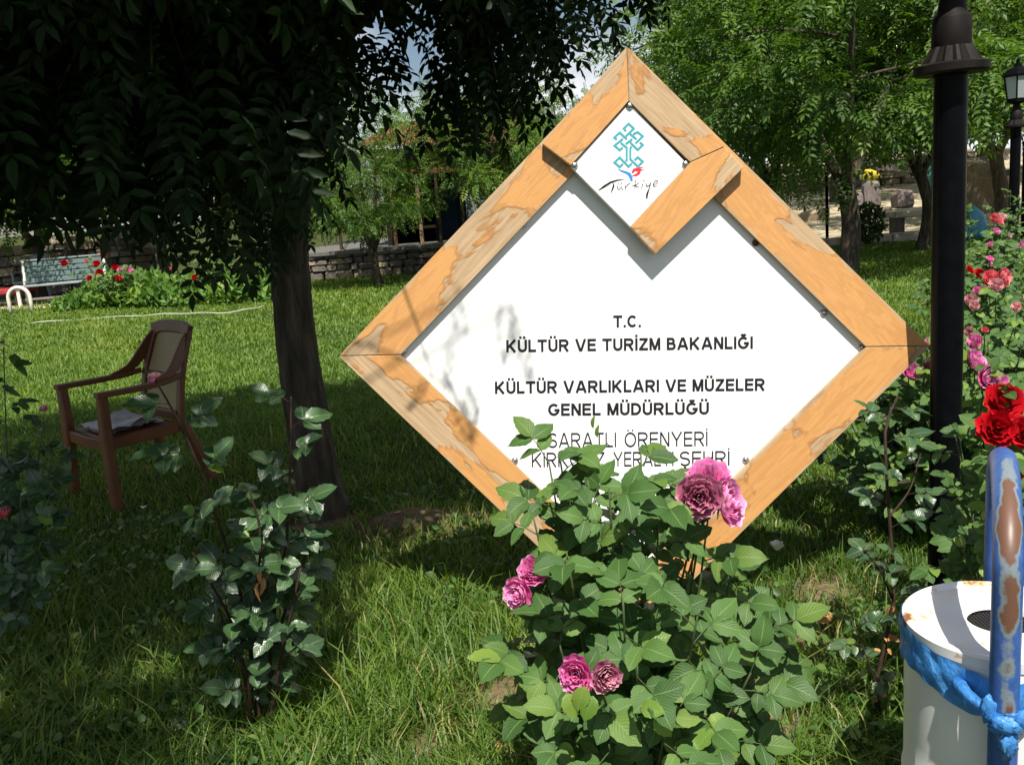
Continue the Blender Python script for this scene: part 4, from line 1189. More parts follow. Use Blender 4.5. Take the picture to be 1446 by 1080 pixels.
# --- right: kerb, stony bank, ruins and oddments
ka, kb = D(1120, 350, 17.45), D(1520, 350, 17.2)
ku = nrm((kb - ka) * [1, 1, 0]); kl = float(np.linalg.norm((kb - ka)[:2]))
kr = empty('kerb', (ka[0], ka[1], 0), None, None); kr['kind'] = 'structure'
x = 0; i = 0
while x < kl:
    o = MB().box(ku * (x + .3) + [0, 0, .07], (.585, .24, .2), np.column_stack([ku, [-ku[1], ku[0], 0], [0, 0, 1]]), bev=.015).build('kerbstone', MATS['stone_pale'], kr); x += .6
g = np.random.default_rng(30)
rw = D(1250, 300, 34); rw[2] = float(hgt(rw[0], 34))
rr_ = empty('ruin_courses', rw, 'pale stepped courses of ruined masonry on the bank behind the lawn', 'ruin')
for (dx, dy, ln, z0, z1, ragged, sd_) in ((-4.5, 0, 9.5, 0, .7, .3, 40), (-3.5, 2.2, 9.0, .3, 1.2, .35, 41), (-5, 5, 11, .55, 1.7, .5, 42)):
    stones(rr_, np.array([dx, dy, 0]), np.array([1., .04, 0]), ln, z0 - .25, z1, .55, .26, .6, ['stone_pale', 'stone_buff', 'stone_pale', 'stone_grey'], sd_, ragged)
def on_bank(px, Yd):
    q = D(px, 320, Yd); return np.array([q[0], q[1], float(hgt(q[0], q[1]))])
y0 = on_bank(1229, 27.0)
yb = empty('cloth_topped_block', y0, 'grey purple stone block with a yellow bundle on top', 'stone block')
o = link('block', SM[1].copy(), None, yb); o.data.materials.clear(); o.data.materials.append(MATS['purple_stone']); place(o, (0, 0, .38), np.diag([.42, .4, .85]))
bm = bmesh.new(); bmesh.ops.create_icosphere(bm, subdivisions=2, radius=.2)
for v in bm.verts: v.co = Vector((v.co.x * 1.2, v.co.y, v.co.z * .9)) * (1 + .15 * math.sin(13 * v.co.x + 17 * v.co.z))
me = bpy.data.meshes.new('bundle'); bm.to_mesh(me); bm.free(); link('bundle', me, MATS['yellow_cloth'], yb, True).location = (0, 0, .93)
for i, (px, Yd, sx_, sz_, mt, lb) in enumerate(((1211, 27.2, .9, .5, 'purple_stone', 'dark slanting boulder left of the yellow topped block'), (1275, 26.5, .7, .5, 'purple_stone', 'squared purple grey stone right of the yellow topped block'), (1245, 24.5, .5, .2, 'stone_pale', 'small flat pale stone lying on the sandy bank'), (1150, 25.0, .8, .35, 'stone_buff', 'buff boulder by the thin dark pole'), (1378, 23.5, 1.3, 1.5, 'stone_buff', 'big tilted buff rock slab above the blue bag'))):
    me = SM[i].copy(); me.materials.clear()
    o = link('boulder', me, MATS[mt]); q = on_bank(px, Yd); R = np.array(Matrix.Rotation(.5 + i, 3, 'Z')) @ np.array(Matrix.Rotation(.25, 3, 'Y'))
    place(o, q + [0, 0, sz_ * .35], R @ np.diag([sx_, sx_ * .6, sz_])); setp(o, lb, 'boulder', 'stones on the bank')
# white slab table with stones on it
q = on_bank(1296, 18.6); tb = empty('stone_table', q, 'long pale stone slab table beyond the slender forked tree', 'table')
MB().box((0, 0, .46), (1.15, .55, .12), bev=.02).build('slab', MATS['stone_pale'], tb)
for a in (-.42, .42): MB().box((a, 0, .2), (.16, .4, .42), bev=.02).build('leg', MATS['stone_grey'], tb)
# turquoise cloth on a line pole
q = on_bank(1316, 21.0); cl = empty('hanging_cloth', q, 'turquoise cloth hanging from a pole near the lamp post', 'cloth')
MB().tube([(0, 0, -.05), (0, 0, 1.75)], .02, 6).build('pole', MATS['dark_wood'], cl)
cv = []
for i in range(9):
    for j in range(12): cv.append((-.05 + .42 * i / 8, .05 * math.sin(i * 1.7 + j * .2), 1.72 - 1.0 * j / 11))
MB().add(cv, [(i * 12 + j, i * 12 + j + 1, (i + 1) * 12 + j + 1, (i + 1) * 12 + j) for i in range(8) for j in range(11)]).build('fabric', MATS['turquoise_cloth'], cl, True)
# blue bag
q = D(1370, 335, 16.6); q[2] = 0
bm = bmesh.new(); bmesh.ops.create_icosphere(bm, subdivisions=3, radius=.3)
for v in bm.verts:
    c = v.co; k = 1 + .1 * math.sin(16 * c.x + 9 * c.z) * math.sin(14 * c.y + 3) ; v.co = Vector((c.x * 1.0 * k, c.y * .8 * k, max(-.26, c.z * 1.05) * k + (.03 if c.z > .27 else 0)))
me = bpy.data.meshes.new('plastic_sack'); bm.to_mesh(me); bm.free()
o = link('plastic_sack', me, MATS['bag_blue'], None, True); o.location = (q[0], q[1], .26); setp(o, 'full light blue plastic sack standing by the kerb', 'sack')
# thin poles
for (px, Yd, hh, lb) in ((1168, 17.9, 1.75, 'thin dark metal pole left of the large forked tree'), (1444, 13.5, 1.55, 'thin dark pole behind the distant lamp post')):
    q = D(px, 330, Yd); o = MB().lathe([(.0001, -.1), (.03, -.1), (.03, hh), (.045, hh + .02), (.045, hh + .05), (.0001, hh + .07)], 10).build('thin_pole', MATS['black_paint'], None, True)
    o.location = (q[0], q[1], 0); setp(o, lb, 'pole', 'thin poles')
# round shrub at the lawn edge
leafmat('shrub_leaf', [(0, (.02, .05, .012)), (1, (.06, .12, .03))], trans=.2)
g = np.random.default_rng(77); q = D(1226, 340, 17.0); q[2] = 0
sb_ = empty('round_shrub', q, 'small dark round shrub at the lawn edge', 'shrub')
n = 700; of = nrm(g.normal(0, 1, (n, 3))) * (g.random(n) ** .4)[:, None] * [.3, .3, .36]
Bq = bases(nrm(of) + g.normal(0, .5, (n, 3)), g.normal(0, .5, (n, 3)) + [0, 0, 1]); v, f = scatter(LEAF2[0] * [1.6, 1, 1], LEAF2[1], of + [0, 0, .42], Bq, .07 + .05 * g.random(n))
link('foliage', bigmesh('foliage', v, f, np.repeat(g.random(n), 2)), MATS['shrub_leaf'], sb_)['kind'] = 'stuff'
mb = MB()
for i in range(7): a = i * .9; mb.tube([(0, 0, -.03), (.15 * math.cos(a), .15 * math.sin(a), .5)], .012, 5)
mb.build('stem', MATS['bark'], sb_)

# ================================================================== roses
leafmat('rose_leaf', [(0.0, (.038, .092, .020)), (.6, (.062, .135, .032)), (.9, (.09, .17, .04)), (1.0, (.15, .23, .04))], rough=.55, spec=.25, trans=.22, tmul=1.5, attr=None, veins=True)
leafmat('rose_leaf_young', [(0.0, (.12, .22, .03)), (1.0, (.20, .30, .05))], rough=.42, spec=.35, trans=.35, attr=None, veins=True)
leafmat('rose_leaf_glossy', [(0.0, (.02, .055, .022)), (1.0, (.05, .105, .035))], rough=.33, spec=.6, trans=.12, tmul=1.5, attr=None, veins=True)
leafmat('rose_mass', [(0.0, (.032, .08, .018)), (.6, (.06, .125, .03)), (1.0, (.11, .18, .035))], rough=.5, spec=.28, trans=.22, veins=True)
leafmat('bed_leaf', [(0.0, (.05, .12, .02)), (.6, (.10, .20, .03)), (1.0, (.22, .32, .05))], rough=.5, spec=.3, trans=.3)
simple('rose_cane', (.06, .085, .03), .6, .3, var=.4, scale=25)
simple('rose_cane_brown', (.035, .022, .014), .7, .2, var=.4, scale=25)
simple('dry_leaf', (.42, .21, .08), .7, .2, var=.3, scale=30)
simple('white_petal', (.82, .78, .68), .6, .2, var=.05)
def petalmat(name, base, tip, edge=None):
    m, nt, out = newmat(name)
    t = N(nt, 'ShaderNodeAttribute', attribute_name='pt').outputs['Fac']
    c = ramp(nt, t, [(.15, base), (.75, tip), (1.0, edge or tip)])
    f = nt.nodes.new('ShaderNodeObjectInfo').outputs['Random']
    c = mixc(nt, 1.0, c, ramp(nt, f, [(0, (.78, .78, .78)), (1, (1.15, 1.15, 1.15))]), 'MULTIPLY')
    bsdf(nt, out, c, .55, .25, trans=.28, tcol=c)
petalmat('petal_pink', (.70, .04, .30), (.92, .20, .54), (.93, .52, .74))
petalmat('petal_faded', (.30, .03, .13), (.64, .20, .36), (.84, .54, .54))
petalmat('petal_pale', (.75, .18, .28), (.85, .42, .45), (.88, .62, .58))
petalmat('petal_coral', (.65, .05, .10), (.85, .16, .20), (.88, .35, .36))
petalmat('petal_red', (.20, .001, .003), (.56, .004, .012), (.62, .010, .02))

def rose_leaf_mesh(seed):
    g = np.random.default_rng(seed); n = 9; vs, fs, lv = [], [], []
    fold, curl, twist = g.uniform(.12, .32), g.uniform(.02, .22), g.uniform(-.12, .12)
    for i in range(n + 1):
        t = i / n
        w = .36 * (math.sin(math.pi * min(1, t ** .82)) ** .75) * (1 - .12 * t) if 0 < t < 1 else 0
        if t > .8: w *= 1 - .25 * ((t - .8) / .2) ** 2
        if 0 < t < 1: w += .014 * (1 if i % 2 else -1)
        z0 = -curl * t * t + .03 * math.sin(5 * t)
        for s in (-1, 0, 1):
            vs.append((s * w + .02 * math.sin(3 * t), t, z0 + abs(s) * fold * w + s * twist * t * .4 + abs(s) * .012 * g.normal()))
            lv.append((s, t, 0))
    for i in range(n):
        a, b = i * 3, (i + 1) * 3
        fs += [(a, a + 1, b + 1, b), (a + 1, a + 2, b + 2, b + 1)]
    me = pymesh('leaf', vs, fs)
    at_ = me.attributes.new('lv', 'FLOAT_VECTOR', 'POINT'); at_.data.foreach_set('vector', np.array(lv, np.float32).ravel())
    me.polygons.foreach_set('use_smooth', np.ones(len(me.polygons), dtype=bool))
    return me
RLM = [rose_leaf_mesh(i) for i in range(8)]
def _leaf_arrays(me):
    l = np.zeros(len(me.vertices) * 3, np.float32); me.attributes['lv'].data.foreach_get('vector', l)
    return np.array([v.co[:] for v in me.vertices]), np.array([p.vertices[:] for p in me.polygons]), l.reshape(-1, 3)
RLT = [_leaf_arrays(me) for me in RLM[:3]]
for q in RLM: q.materials.append(MATS['rose_leaf'])
ROSELEAF = (np.array([[0, 0, 0], [.30, .3, .07], [.33, .58, .07], [.14, .88, 0], [0, 1, -.08], [-.14, .88, 0], [-.33, .58, .07], [-.30, .3, .07]]), np.array([[0, 1, 2, 3], [0, 3, 4, 5], [0, 5, 6, 7]]))

def petal_mesh(Rm, h, wid, flare, ruf, seed, nu=5, nv_=4):
    g = np.random.default_rng(seed); vs, fs, pt = [], [], []; ph = g.uniform(0, 6)
    for j in range(nv_ + 1):
        t = j / nv_
        R = Rm * (.18 + .82 * math.sin(min(1, t * 1.15) * math.pi / 2)) + flare * max(0, t - .6) ** 2 * 2
        z = h * t - (flare * .6) * max(0, t - .7) ** 1.5 * 2
        hw = wid * (.35 + .65 * math.sin(math.pi * (.18 + .62 * t)))
        for i in range(nu + 1):
            s = 2 * i / nu - 1
            a = s * hw; e = 1 + ruf * t * math.sin(5 * s + ph + 3 * t)
            zz = z - .10 * h * s * s * t + .5 * ruf * t * h * math.cos(4 * s + ph)
            vs.append((R * e * math.sin(a), R * e * math.cos(a), zz)); pt.append(t)
    for j in range(nv_):
        for i in range(nu):
            a = j * (nu + 1) + i; fs.append((a, a + 1, a + nu + 2, a + nu + 1))
    me = pymesh('petal', vs, fs)
    q = me.attributes.new('pt', 'FLOAT', 'POINT'); q.data.foreach_set('value', pt)
    me.polygons.foreach_set('use_smooth', np.ones(len(me.polygons), dtype=bool))
    return me
# unit rose (diameter about 1): rings of petals; full = crumpled garden rose, cup = smoother red rose
def petal_set(kind):
    out_ = []
    if kind == 'full': rings = [(.06, .40, 1.2, .0, .16, 4), (.13, .44, .95, .01, .17, 5), (.21, .45, .80, .02, .13, 6), (.30, .43, .72, .03, .10, 7), (.39, .38, .70, .05, .08, 7), (.46, .28, .72, .07, .07, 6)]
    else: rings = [(.06, .42, 1.5, .0, .05, 3), (.13, .44, 1.1, .03, .05, 4), (.22, .43, .95, .07, .06, 5), (.32, .38, .85, .12, .07, 5), (.42, .28, .80, .16, .08, 6)]
    for k, (Rm, h, wid, fl, ruf, cnt) in enumerate(rings):
        ms = [petal_mesh(Rm, h, wid, fl, ruf, 10 * k + q) for q in range(2)]
        out_.append((ms, cnt))
    return out_
PSET = {'full': petal_set('full'), 'cup': petal_set('cup')}
def calyx_mesh():
    mb = MB().lathe([(.0001, -.16), (.055, -.13), (.075, -.06), (.06, 0), (.11, .02), (.0001, .06)], 8)
    for i in range(5):
        a = i * 1.2566; c, s = math.cos(a), math.sin(a)
        mb.add([(c * .06 - s * .06, s * .06 + c * .06, 0), (c * .06 + s * .06, s * .06 - c * .06, 0), (c * .34, s * .34, -.10)], [(0, 1, 2)])
    return pymesh('rose', mb.v, mb.f)
CALYX = calyx_mesh(); CALYX.materials.append(MATS['rose_cane'])
JOINED = {}
def joined_rose(kind, mat):
    if (kind, mat) in JOINED: return JOINED[(kind, mat)]
    V_, F_, PT = [], [], []; g = np.random.default_rng(3)
    for k, (ms, cnt) in enumerate(PSET[kind]):
        for i in range(cnt):
            me = ms[i % 2]; a = i * 6.283 / cnt + k * 1.1 + g.normal(0, .12); sc = g.uniform(.9, 1.08); n = len(V_)
            q = [0.0] * len(me.vertices); me.attributes['pt'].data.foreach_get('value', q); PT += list(q)
            for v in me.vertices: V_.append(((v.co.x * math.cos(a) - v.co.y * math.sin(a)) * sc, (v.co.x * math.sin(a) + v.co.y * math.cos(a)) * sc, v.co.z * sc))
            F_ += [tuple(x + n for x in p.vertices) for p in me.polygons]
    me = pymesh('rose', V_, F_); at_ = me.attributes.new('pt', 'FLOAT', 'POINT'); at_.data.foreach_set('value', PT)
    me.polygons.foreach_set('use_smooth', np.ones(len(me.polygons), dtype=bool)); me.materials.append(MATS[mat])
    JOINED[(kind, mat)] = me
    return me
def rose(parent, pos, axis, dia, mat, kind='full', petals=True, seed=0):
    """bloom as a part of its bush (pos local to the bush); petals are its sub-parts"""
    axis = nrm(axis); side_ = nrm(np.cross(axis, [.3, .9, .2])); Bm = np.column_stack([side_, np.cross(axis, side_), axis])
    g = np.random.default_rng(seed + 100)
    if not petals:
        o = link('rose', joined_rose(kind, mat), None, parent); rz = g.uniform(0, 6.28)
        return place(o, pos, Bm @ np.array(Matrix.Rotation(rz, 3, 'Z')), dia)
    o = link('rose', CALYX, None, parent); place(o, pos, Bm, dia)
    for k, (ms, cnt) in enumerate(PSET[kind]):
        for i in range(cnt):
            p = link('petal', ms[i % 2], MATS[mat], o)
            p.material_slots[0].link = 'OBJECT'; p.material_slots[0].material = MATS[mat]
            a = i * 6.283 / cnt + k * 1.1 + g.normal(0, .14); s = g.uniform(.88, 1.1)
            R = np.array(Matrix.Rotation(a, 3, 'Z')) @ np.array(Matrix.Rotation(g.normal(0, .07), 3, 'X'))
            place(p, (0, 0, g.normal(0, .012)), R, s)
    return o

class Bush:
    def __init__(s, base, label, seed, group='rose bushes', leafmat_='rose_leaf', cane='rose_cane', name='rose_bush'):
        s.o = empty(name, base, label, 'rose bush', group); s.b = np.array(base, float); s.g = np.random.default_rng(seed)
        s.leaves = []; s.lm = leafmat_; s.cane = cane; s.c0 = None
    def compound(s, mb, p, d, size, up, nleaf=5):
        """a rose leaf: petiole with leaflets; adds petiole to mb, leaflets to the list"""
        g = s.g; d = nrm(d); L = size * (1.05 if nleaf >= 5 else .6)
        q = spline([p, p + d * L * .5 + up * L * .08, p + d * L - up * L * .04], 4)
        mb.tube(q - s.b, np.linspace(.0016, .0009, len(q)), 3, cap=False)
        sd_ = nrm(np.cross(d, up))
        items = [(q[-1], d, 1.0)]
        for k, t in enumerate([.92, .5] if nleaf >= 5 else [.9]):
            pp_ = q[0] + (q[-1] - q[0]) * t
            for e in (-1, 1): items.append((pp_, d * .45 + sd_ * e, .86 - .14 * k))
        if nleaf >= 7:
            for e in (-1, 1): items.append((q[0] + (q[-1] - q[0]) * .2, d * .4 + sd_ * e, .6))
        for (pp_, dd, sc) in items:
            dd = nrm(dd + g.normal(0, .12, 3) - up * g.uniform(-.05, .25)); nn = nrm(up + g.normal(0, .22, 3))
            s.leaves.append((pp_, dd, nn, size * sc * g.uniform(.88, 1.1)))
    def stem(s, pts, r0, r1, size, start=.25, step=.05, face=.55, nleaf=5, thorns=True):
        g = s.g; q = spline(pts, 14); L = np.concatenate([[0], np.cumsum(np.linalg.norm(np.diff(q, axis=0), axis=1))]); tot = L[-1]
        mb = MB(); mb.tube(q - s.b, np.interp(L / tot, [0, 1], [r0, r1]), 7)
        l = tot * start; a = g.uniform(0, 6.28)
        tocam = nrm(CAM - s.b); tocam[2] = 0
        while l < tot * .995:
            p = np.array([np.interp(l, L, q[:, i]) for i in range(3)]); t = nrm(np.array([np.interp(min(l + .01, tot), L, q[:, i]) for i in range(3)]) - np.array([np.interp(l - .01, L, q[:, i]) for i in range(3)]))
            a += 2.4 + g.normal(0, .4); e1 = nrm(np.cross(t, [.2, 1, .1])); e2 = np.cross(t, e1)
            d = e1 * math.cos(a) + e2 * math.sin(a) + t * .35; d[2] += .12
            if d @ tocam < -.55 and g.random() < .6: d = d + tocam * 1.0
            out_ = nrm((p - s.b) * [1, 1, 0] + [1e-4, 0, 0])
            up = nrm(np.array([0, 0, .75]) + TOSUN * .5 + out_ * .25 + tocam * face + g.normal(0, .16, 3))
            s.compound(mb, p, d, size * g.uniform(.8, 1.1), up, nleaf if g.random() < .75 else 3)
            l += step * g.uniform(.75, 1.25)
        if thorns:
            for k in range(int(tot / .05)):
                p = np.array([np.interp(g.uniform(0, tot), L, q[:, i]) for i in range(3)]); d = nrm(g.normal(0, 1, 3)); rr = np.interp(.3, [0, 1], [r0, r1])
                mb.tube([p - s.b + d * rr * .6, p - s.b + d * (rr + .006) + [0, 0, -.002]], [.0018, .0003], 3, cap=False)
        return mb.build('stem', MATS[s.cane], s.o, True, fix=False)
    def finish(s, limit=300, young=.04):
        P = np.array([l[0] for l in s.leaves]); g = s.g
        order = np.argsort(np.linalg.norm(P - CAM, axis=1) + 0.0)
        n0, yo = 0, []
        for i in order[:limit]:
            p, d, n, sz = s.leaves[i]
            o = bpy.data.objects.new('leaf', RLM[int(g.integers(len(RLM)))]); COL.objects.link(o); o.parent = s.o
            m_ = s.lm if g.random() > young else 'rose_leaf_young'
            if m_ != 'rose_leaf': o.material_slots[0].link = 'OBJECT'; o.material_slots[0].material = MATS[m_]
            place(o, p - s.b, basis(d, n), sz)
        rest = order[limit:]
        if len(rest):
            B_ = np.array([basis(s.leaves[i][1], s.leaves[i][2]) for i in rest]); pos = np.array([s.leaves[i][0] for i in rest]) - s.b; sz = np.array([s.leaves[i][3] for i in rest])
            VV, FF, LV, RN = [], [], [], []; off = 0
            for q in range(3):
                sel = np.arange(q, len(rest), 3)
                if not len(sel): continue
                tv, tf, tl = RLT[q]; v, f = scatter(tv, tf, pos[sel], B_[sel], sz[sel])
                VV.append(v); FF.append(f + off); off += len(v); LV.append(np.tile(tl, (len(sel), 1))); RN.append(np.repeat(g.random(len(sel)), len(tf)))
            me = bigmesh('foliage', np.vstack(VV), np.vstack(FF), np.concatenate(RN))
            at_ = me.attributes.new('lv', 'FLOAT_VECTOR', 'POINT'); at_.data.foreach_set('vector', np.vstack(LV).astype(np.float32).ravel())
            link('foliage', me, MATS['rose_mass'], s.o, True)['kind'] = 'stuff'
        return s
def single_leaf(parent, base, p, d, n, size, mat, idx=0):
    o = link('leaf', RLM[idx], None, parent); o.material_slots[0].link = 'OBJECT'; o.material_slots[0].material = MATS[mat]
    return place(o, np.asarray(p) - base, basis(np.array(d, float), np.array(n, float)), size)

# ---- the leafy pink rose in front of the sign
cb_ = K(905, 1250, 2.08); cb_[2] = 0
bc = Bush(cb_, 'full leafy rose bush with pink blooms in front of the diamond sign', 5)
g = bc.g
tips = [(838, 618, 1.92), (790, 632, 1.86), (775, 642, 1.88), (905, 690, 1.88), (830, 668, 1.8), (905, 630, 1.9), (752, 715, 1.84), (860, 680, 1.74), (930, 690, 1.8), (1000, 720, 1.86), (1036, 785, 1.9), (1098, 858, 1.92), (1085, 870, 1.86), (1120, 900, 2.05), (760, 800, 1.86), (800, 770, 1.72), (725, 895, 1.85), (745, 840, 2.0), (790, 900, 1.72), (830, 960, 1.68), (880, 840, 1.66), (940, 800, 1.7), (900, 930, 1.62), (985, 860, 1.68), (1000, 950, 1.66), (1060, 940, 1.75), (1040, 1010, 1.78), (940, 1020, 1.62), (860, 1040, 1.64), (800, 1020, 1.74), (980, 760, 2.05), (850, 760, 2.1), (930, 900, 2.15), (1050, 860, 2.15), (800, 880, 2.15), (1000, 1060, 1.72), (770, 965, 1.85), (900, 1085, 1.66)]
for i, (x, y, k) in enumerate(tips):
    e = K(x, y + 10, k); hub = cb_ + np.array([(e[0] - cb_[0]) * .25, (e[1] - cb_[1]) * .25, min(.25, e[2] * .4)])
    mid = hub * .45 + e * .55 + np.array([(e[0] - cb_[0]) * .10, 0, -.02])
    bc.stem([cb_ + np.array([g.normal(0, .03), g.normal(0, .03), -.03]), hub, mid, e], .0055, .0018, .067, .34, .050, .6)
for q in ((836, 585, 1.92), (842, 598, 1.92)):
    e = K(*q); single_leaf(bc.o, cb_, e - [0, 0, .03], [.1, -.1, 1], [-1, -.35, .2], .03, 'rose_leaf_young', 2)
for (x, y, k, dpx, mt, ax) in ((987, 702, 1.78, 66, 'petal_faded', (-.15, -1, .35)), (1027, 708, 1.81, 66, 'petal_pink', (.8, -.7, .4)), (1000, 674, 1.84, 60, 'petal_pink', (0, -.55, 1)),
                               (731, 838, 1.8, 44, 'petal_pink', (-.6, -.8, .2)), (752, 806, 1.83, 42, 'petal_pink', (-.2, -.7, .7)), (812, 952, 1.58, 52, 'petal_pink', (-.2, -1, .4)), (857, 955, 1.56, 45, 'petal_faded', (.2, -1, .25))):
    e = K(x, y, k); ax = nrm(np.array(ax)); dia = dpx / FPX * k * 1.08
    rose(bc.o, e - ax * dia * .22 - cb_, ax, dia, mt, 'full', True, x)
    root = e - ax * dia * .3
    MB().tube(spline([root - cb_, root - cb_ - ax * .03 - [0, 0, .03], root - cb_ + (cb_ - root) * .28 + [0, .03, 0]], 8), .0026, 6).build('stem', MATS['rose_cane'], bc.o, True)
for (x, y, k) in ((826, 968, 1.55), (838, 982, 1.55), (800, 978, 1.56), (905, 995, 1.57), (925, 1010, 1.57)):
    e = K(x, y, k); single_leaf(bc.o, cb_, e, [g.normal(0, 1), -.2, -.5 + g.normal(0, .4)], [0, -1, .6], .045, 'rose_leaf_young', int(g.integers(8)))
bc.finish(300, .02)

# ---- the sparse glossy rose at the left
lb_ = G(366, 1035); lb_[2] = 0
bl = Bush(lb_, 'sparse glossy leaved rose bush with thorny stems left of the sign', 8, leafmat_='rose_leaf_glossy', cane='rose_cane_brown')
g = bl.g; kk = float((lb_ - CAM) @ fwd)
def lp_(x, y, dk=0): return K(x, y, kk + dk)
for pts, st, step in (([lb_ + [-.01, 0, -.03], lp_(352, 900, -.05), lp_(322, 780, -.15), lp_(285, 670, -.25), lp_(250, 590, -.3), lp_(218, 535, -.32)], .22, .075),
                      ([lb_ + [.02, 0, -.03], lp_(385, 880, -.05), lp_(405, 760, -.1), lp_(410, 640, -.1), lp_(411, 560, -.1)], .3, .065),
                      ([lb_ + [0, 0, -.03], lp_(360, 880, -.08), lp_(368, 760, -.15), lp_(352, 690, -.18)], .3, .05),
                      ([lb_ + [.01, .02, -.03], lp_(392, 900, 0), lp_(430, 790, 0), lp_(452, 715, .0)], .35, .06),
                      ([lb_ + [-.02, .02, -.03], lp_(335, 900, -.1), lp_(296, 820, -.2), lp_(272, 780, -.25)], .45, .05),
                      ([lb_ + [.02, -.02, -.03], lp_(395, 940, -.1), lp_(412, 860, -.15), lp_(425, 800, -.15)], .3, .06),
                      ([lb_ + [-.02, -.03, -.03], lp_(350, 960, -.1), lp_(322, 900, -.15), lp_(310, 860, -.18)], .3, .06)):
    bl.stem(pts, .0065, .0028, .073, st, step * .88, .5, 5)
tip = lp_(218, 535, -.32)
rose(bl.o, tip - lb_, (-.1, -.2, 1), .035, 'petal_pale', 'cup', True, 3)
p = link('petal', PSET['cup'][3][0][0], MATS['petal_pink'], bl.o); p.material_slots[0].link = 'OBJECT'; p.material_slots[0].material = MATS['petal_pink']; place(p, lp_(215, 541, -.34) - lb_, None, .028)
for (x, y) in ((368, 800), (372, 815), (365, 822)):
    e = lp_(x, y, -.2); o = single_leaf(bl.o, lb_, e, [.15 * g.normal(), -.2, -1], [.5 * g.normal(), -1, .2], .055, 'dry_leaf', int(g.integers(8)))
    o.matrix_basis = o.matrix_basis @ Matrix.Diagonal((.42, 1, 1, 1))
bl.finish(300, .03)

# ---- dark rose bush cut by the left edge
le = G(15, 905); le[2] = 0
bd = Bush(le, 'shaded rose bush at the left picture edge with a coral pink bloom', 13, leafmat_='rose_leaf_glossy')
g = bd.g; kk = float((le - CAM) @ fwd)
def lq(x, y, dk=0): return K(x, y, kk + dk)
for (x, y, dk, st) in ((5, 490, .1, .75), (62, 590, 0, .5), (40, 640, -.1, .4), (75, 640, 0, .4), (10, 620, 0, .4), (30, 700, -.2, .4), (70, 700, -.1, .5), (-40, 640, 0, .4), (-30, 720, -.2, .4), (45, 800, -.3, .4), (10, 770, -.3, .4), (0, 680, -.15, .4)):
    e = lq(x, y, dk); bd.stem([le + [g.normal(0, .02), g.normal(0, .02), -.03], (le + e) / 2 + [0, 0, -.02], e], .005, .002, .068, st, .055, .4)
for (x, y, d_, mt) in ((8, 726, .055, 'petal_coral'), (63, 578, .036, 'petal_pale'), (4, 484, .018, 'petal_faded')):
    e = lq(x, y, -.2 if y > 700 else 0); rose(bd.o, e - le, (-.1, -.6, .8), d_, mt, 'cup' if d_ < .05 else 'full', True, x)
bd.finish(220, .02)

# ---- thin single rose stem right of the sign
rs = G(1238, 1035); rs[2] = 0
br = Bush(rs, 'thin single rose plant standing left of the near lamp post', 17, leafmat_='rose_leaf_glossy', cane='rose_cane_brown')
g = br.g; kk = float((rs - CAM) @ fwd)
def lr(x, y, dk=0): return K(x, y, kk + dk)
br.stem([rs + [0, 0, -.03], lr(1240, 950), lr(1262, 850), lr(1256, 730), lr(1250, 610), lr(1268, 560, .1)], .006, .0035, .058, .33, .07, .45)
br.stem([lr(1262, 850), lr(1240, 800, -.05), lr(1222, 790, -.08)], .003, .0015, .055, .5, .05, .45)
br.stem([lr(1256, 730), lr(1285, 690, .05), lr(1300, 640, .1)], .003, .0015, .055, .4, .05, .45)
br.stem([rs + [.02, .0, -.02], lr(1235, 960, -.03), lr(1205, 880, -.05)], .003, .0015, .045, .5, .05, .45)
for i in range(14):
    t = g.uniform(0, 1); e = lr(1240 + 20 * t + g.normal(0, 4), 1000 - 150 * t); single_leaf(br.o, rs, e, [g.normal(), g.normal() - .3, -.8], [g.normal(), -1, .3], g.uniform(.015, .03), 'dry_leaf', int(g.integers(8)))
br.finish(150, .03)

# ---- rose border on the right
def border(base_px, base_k, h, r, n, label, seed, flowers, limit, size=.058, big=False, step=.06, lm='rose_leaf', young=.15):
    b = K(base_px, 400, base_k); b[2] = 0
    B = Bush(b, label, seed, 'rose bushes', lm); g = B.g
    for i in range(n):
        a = g.uniform(0, 6.28); q = math.sqrt(g.random()) * r
        e = b + np.array([math.cos(a) * q, math.sin(a) * q, h * (1 - .45 * (q / r) ** 2) * g.uniform(.55, 1.0)])
        B.stem([b + [g.normal(0, .05), g.normal(0, .05), -.03], b * .5 + e * .5 + np.array([(e[0] - b[0]) * .12, (e[1] - b[1]) * .12, .03]), e], .0045, .0016, size, .25, step, .35, thorns=False)
    for j, (x, y, k, dpx, mt, kind) in enumerate(flowers):
        e = K(x, y, k); dia = dpx / FPX * k
        ax = nrm(np.array([g.normal(0, .4), -.9, .55 + g.normal(0, .25)]))
        rose(B.o, e - ax * dia * .2 - b, ax, dia, mt, kind, dpx > 26, seed * 10 + j)
        root = e - ax * dia * .25
        B.stem([b + [0, 0, .1], (b + root) / 2 + [0, .05, .05], root - [0, 0, .05], root], .0035, .0022, size, .45, step * 1.3, .35, thorns=False)
    return B.finish(limit, young)
P_, PF, PP, PC, PR = 'petal_pink', 'petal_faded', 'petal_pale', 'petal_coral', 'petal_red'
border(1452, 2.3, .92, .34, 20, 'rose bush with big dark red blooms behind the bin', 31,
       [(1418, 566, 2.12, 58, PR, 'cup'), (1410, 604, 2.1, 60, PR, 'cup'), (1447, 612, 2.08, 52, PR, 'cup'), (1434, 655, 2.12, 46, PR, 'cup'), (1446, 568, 2.2, 34, P_, 'full')], 200, .055)
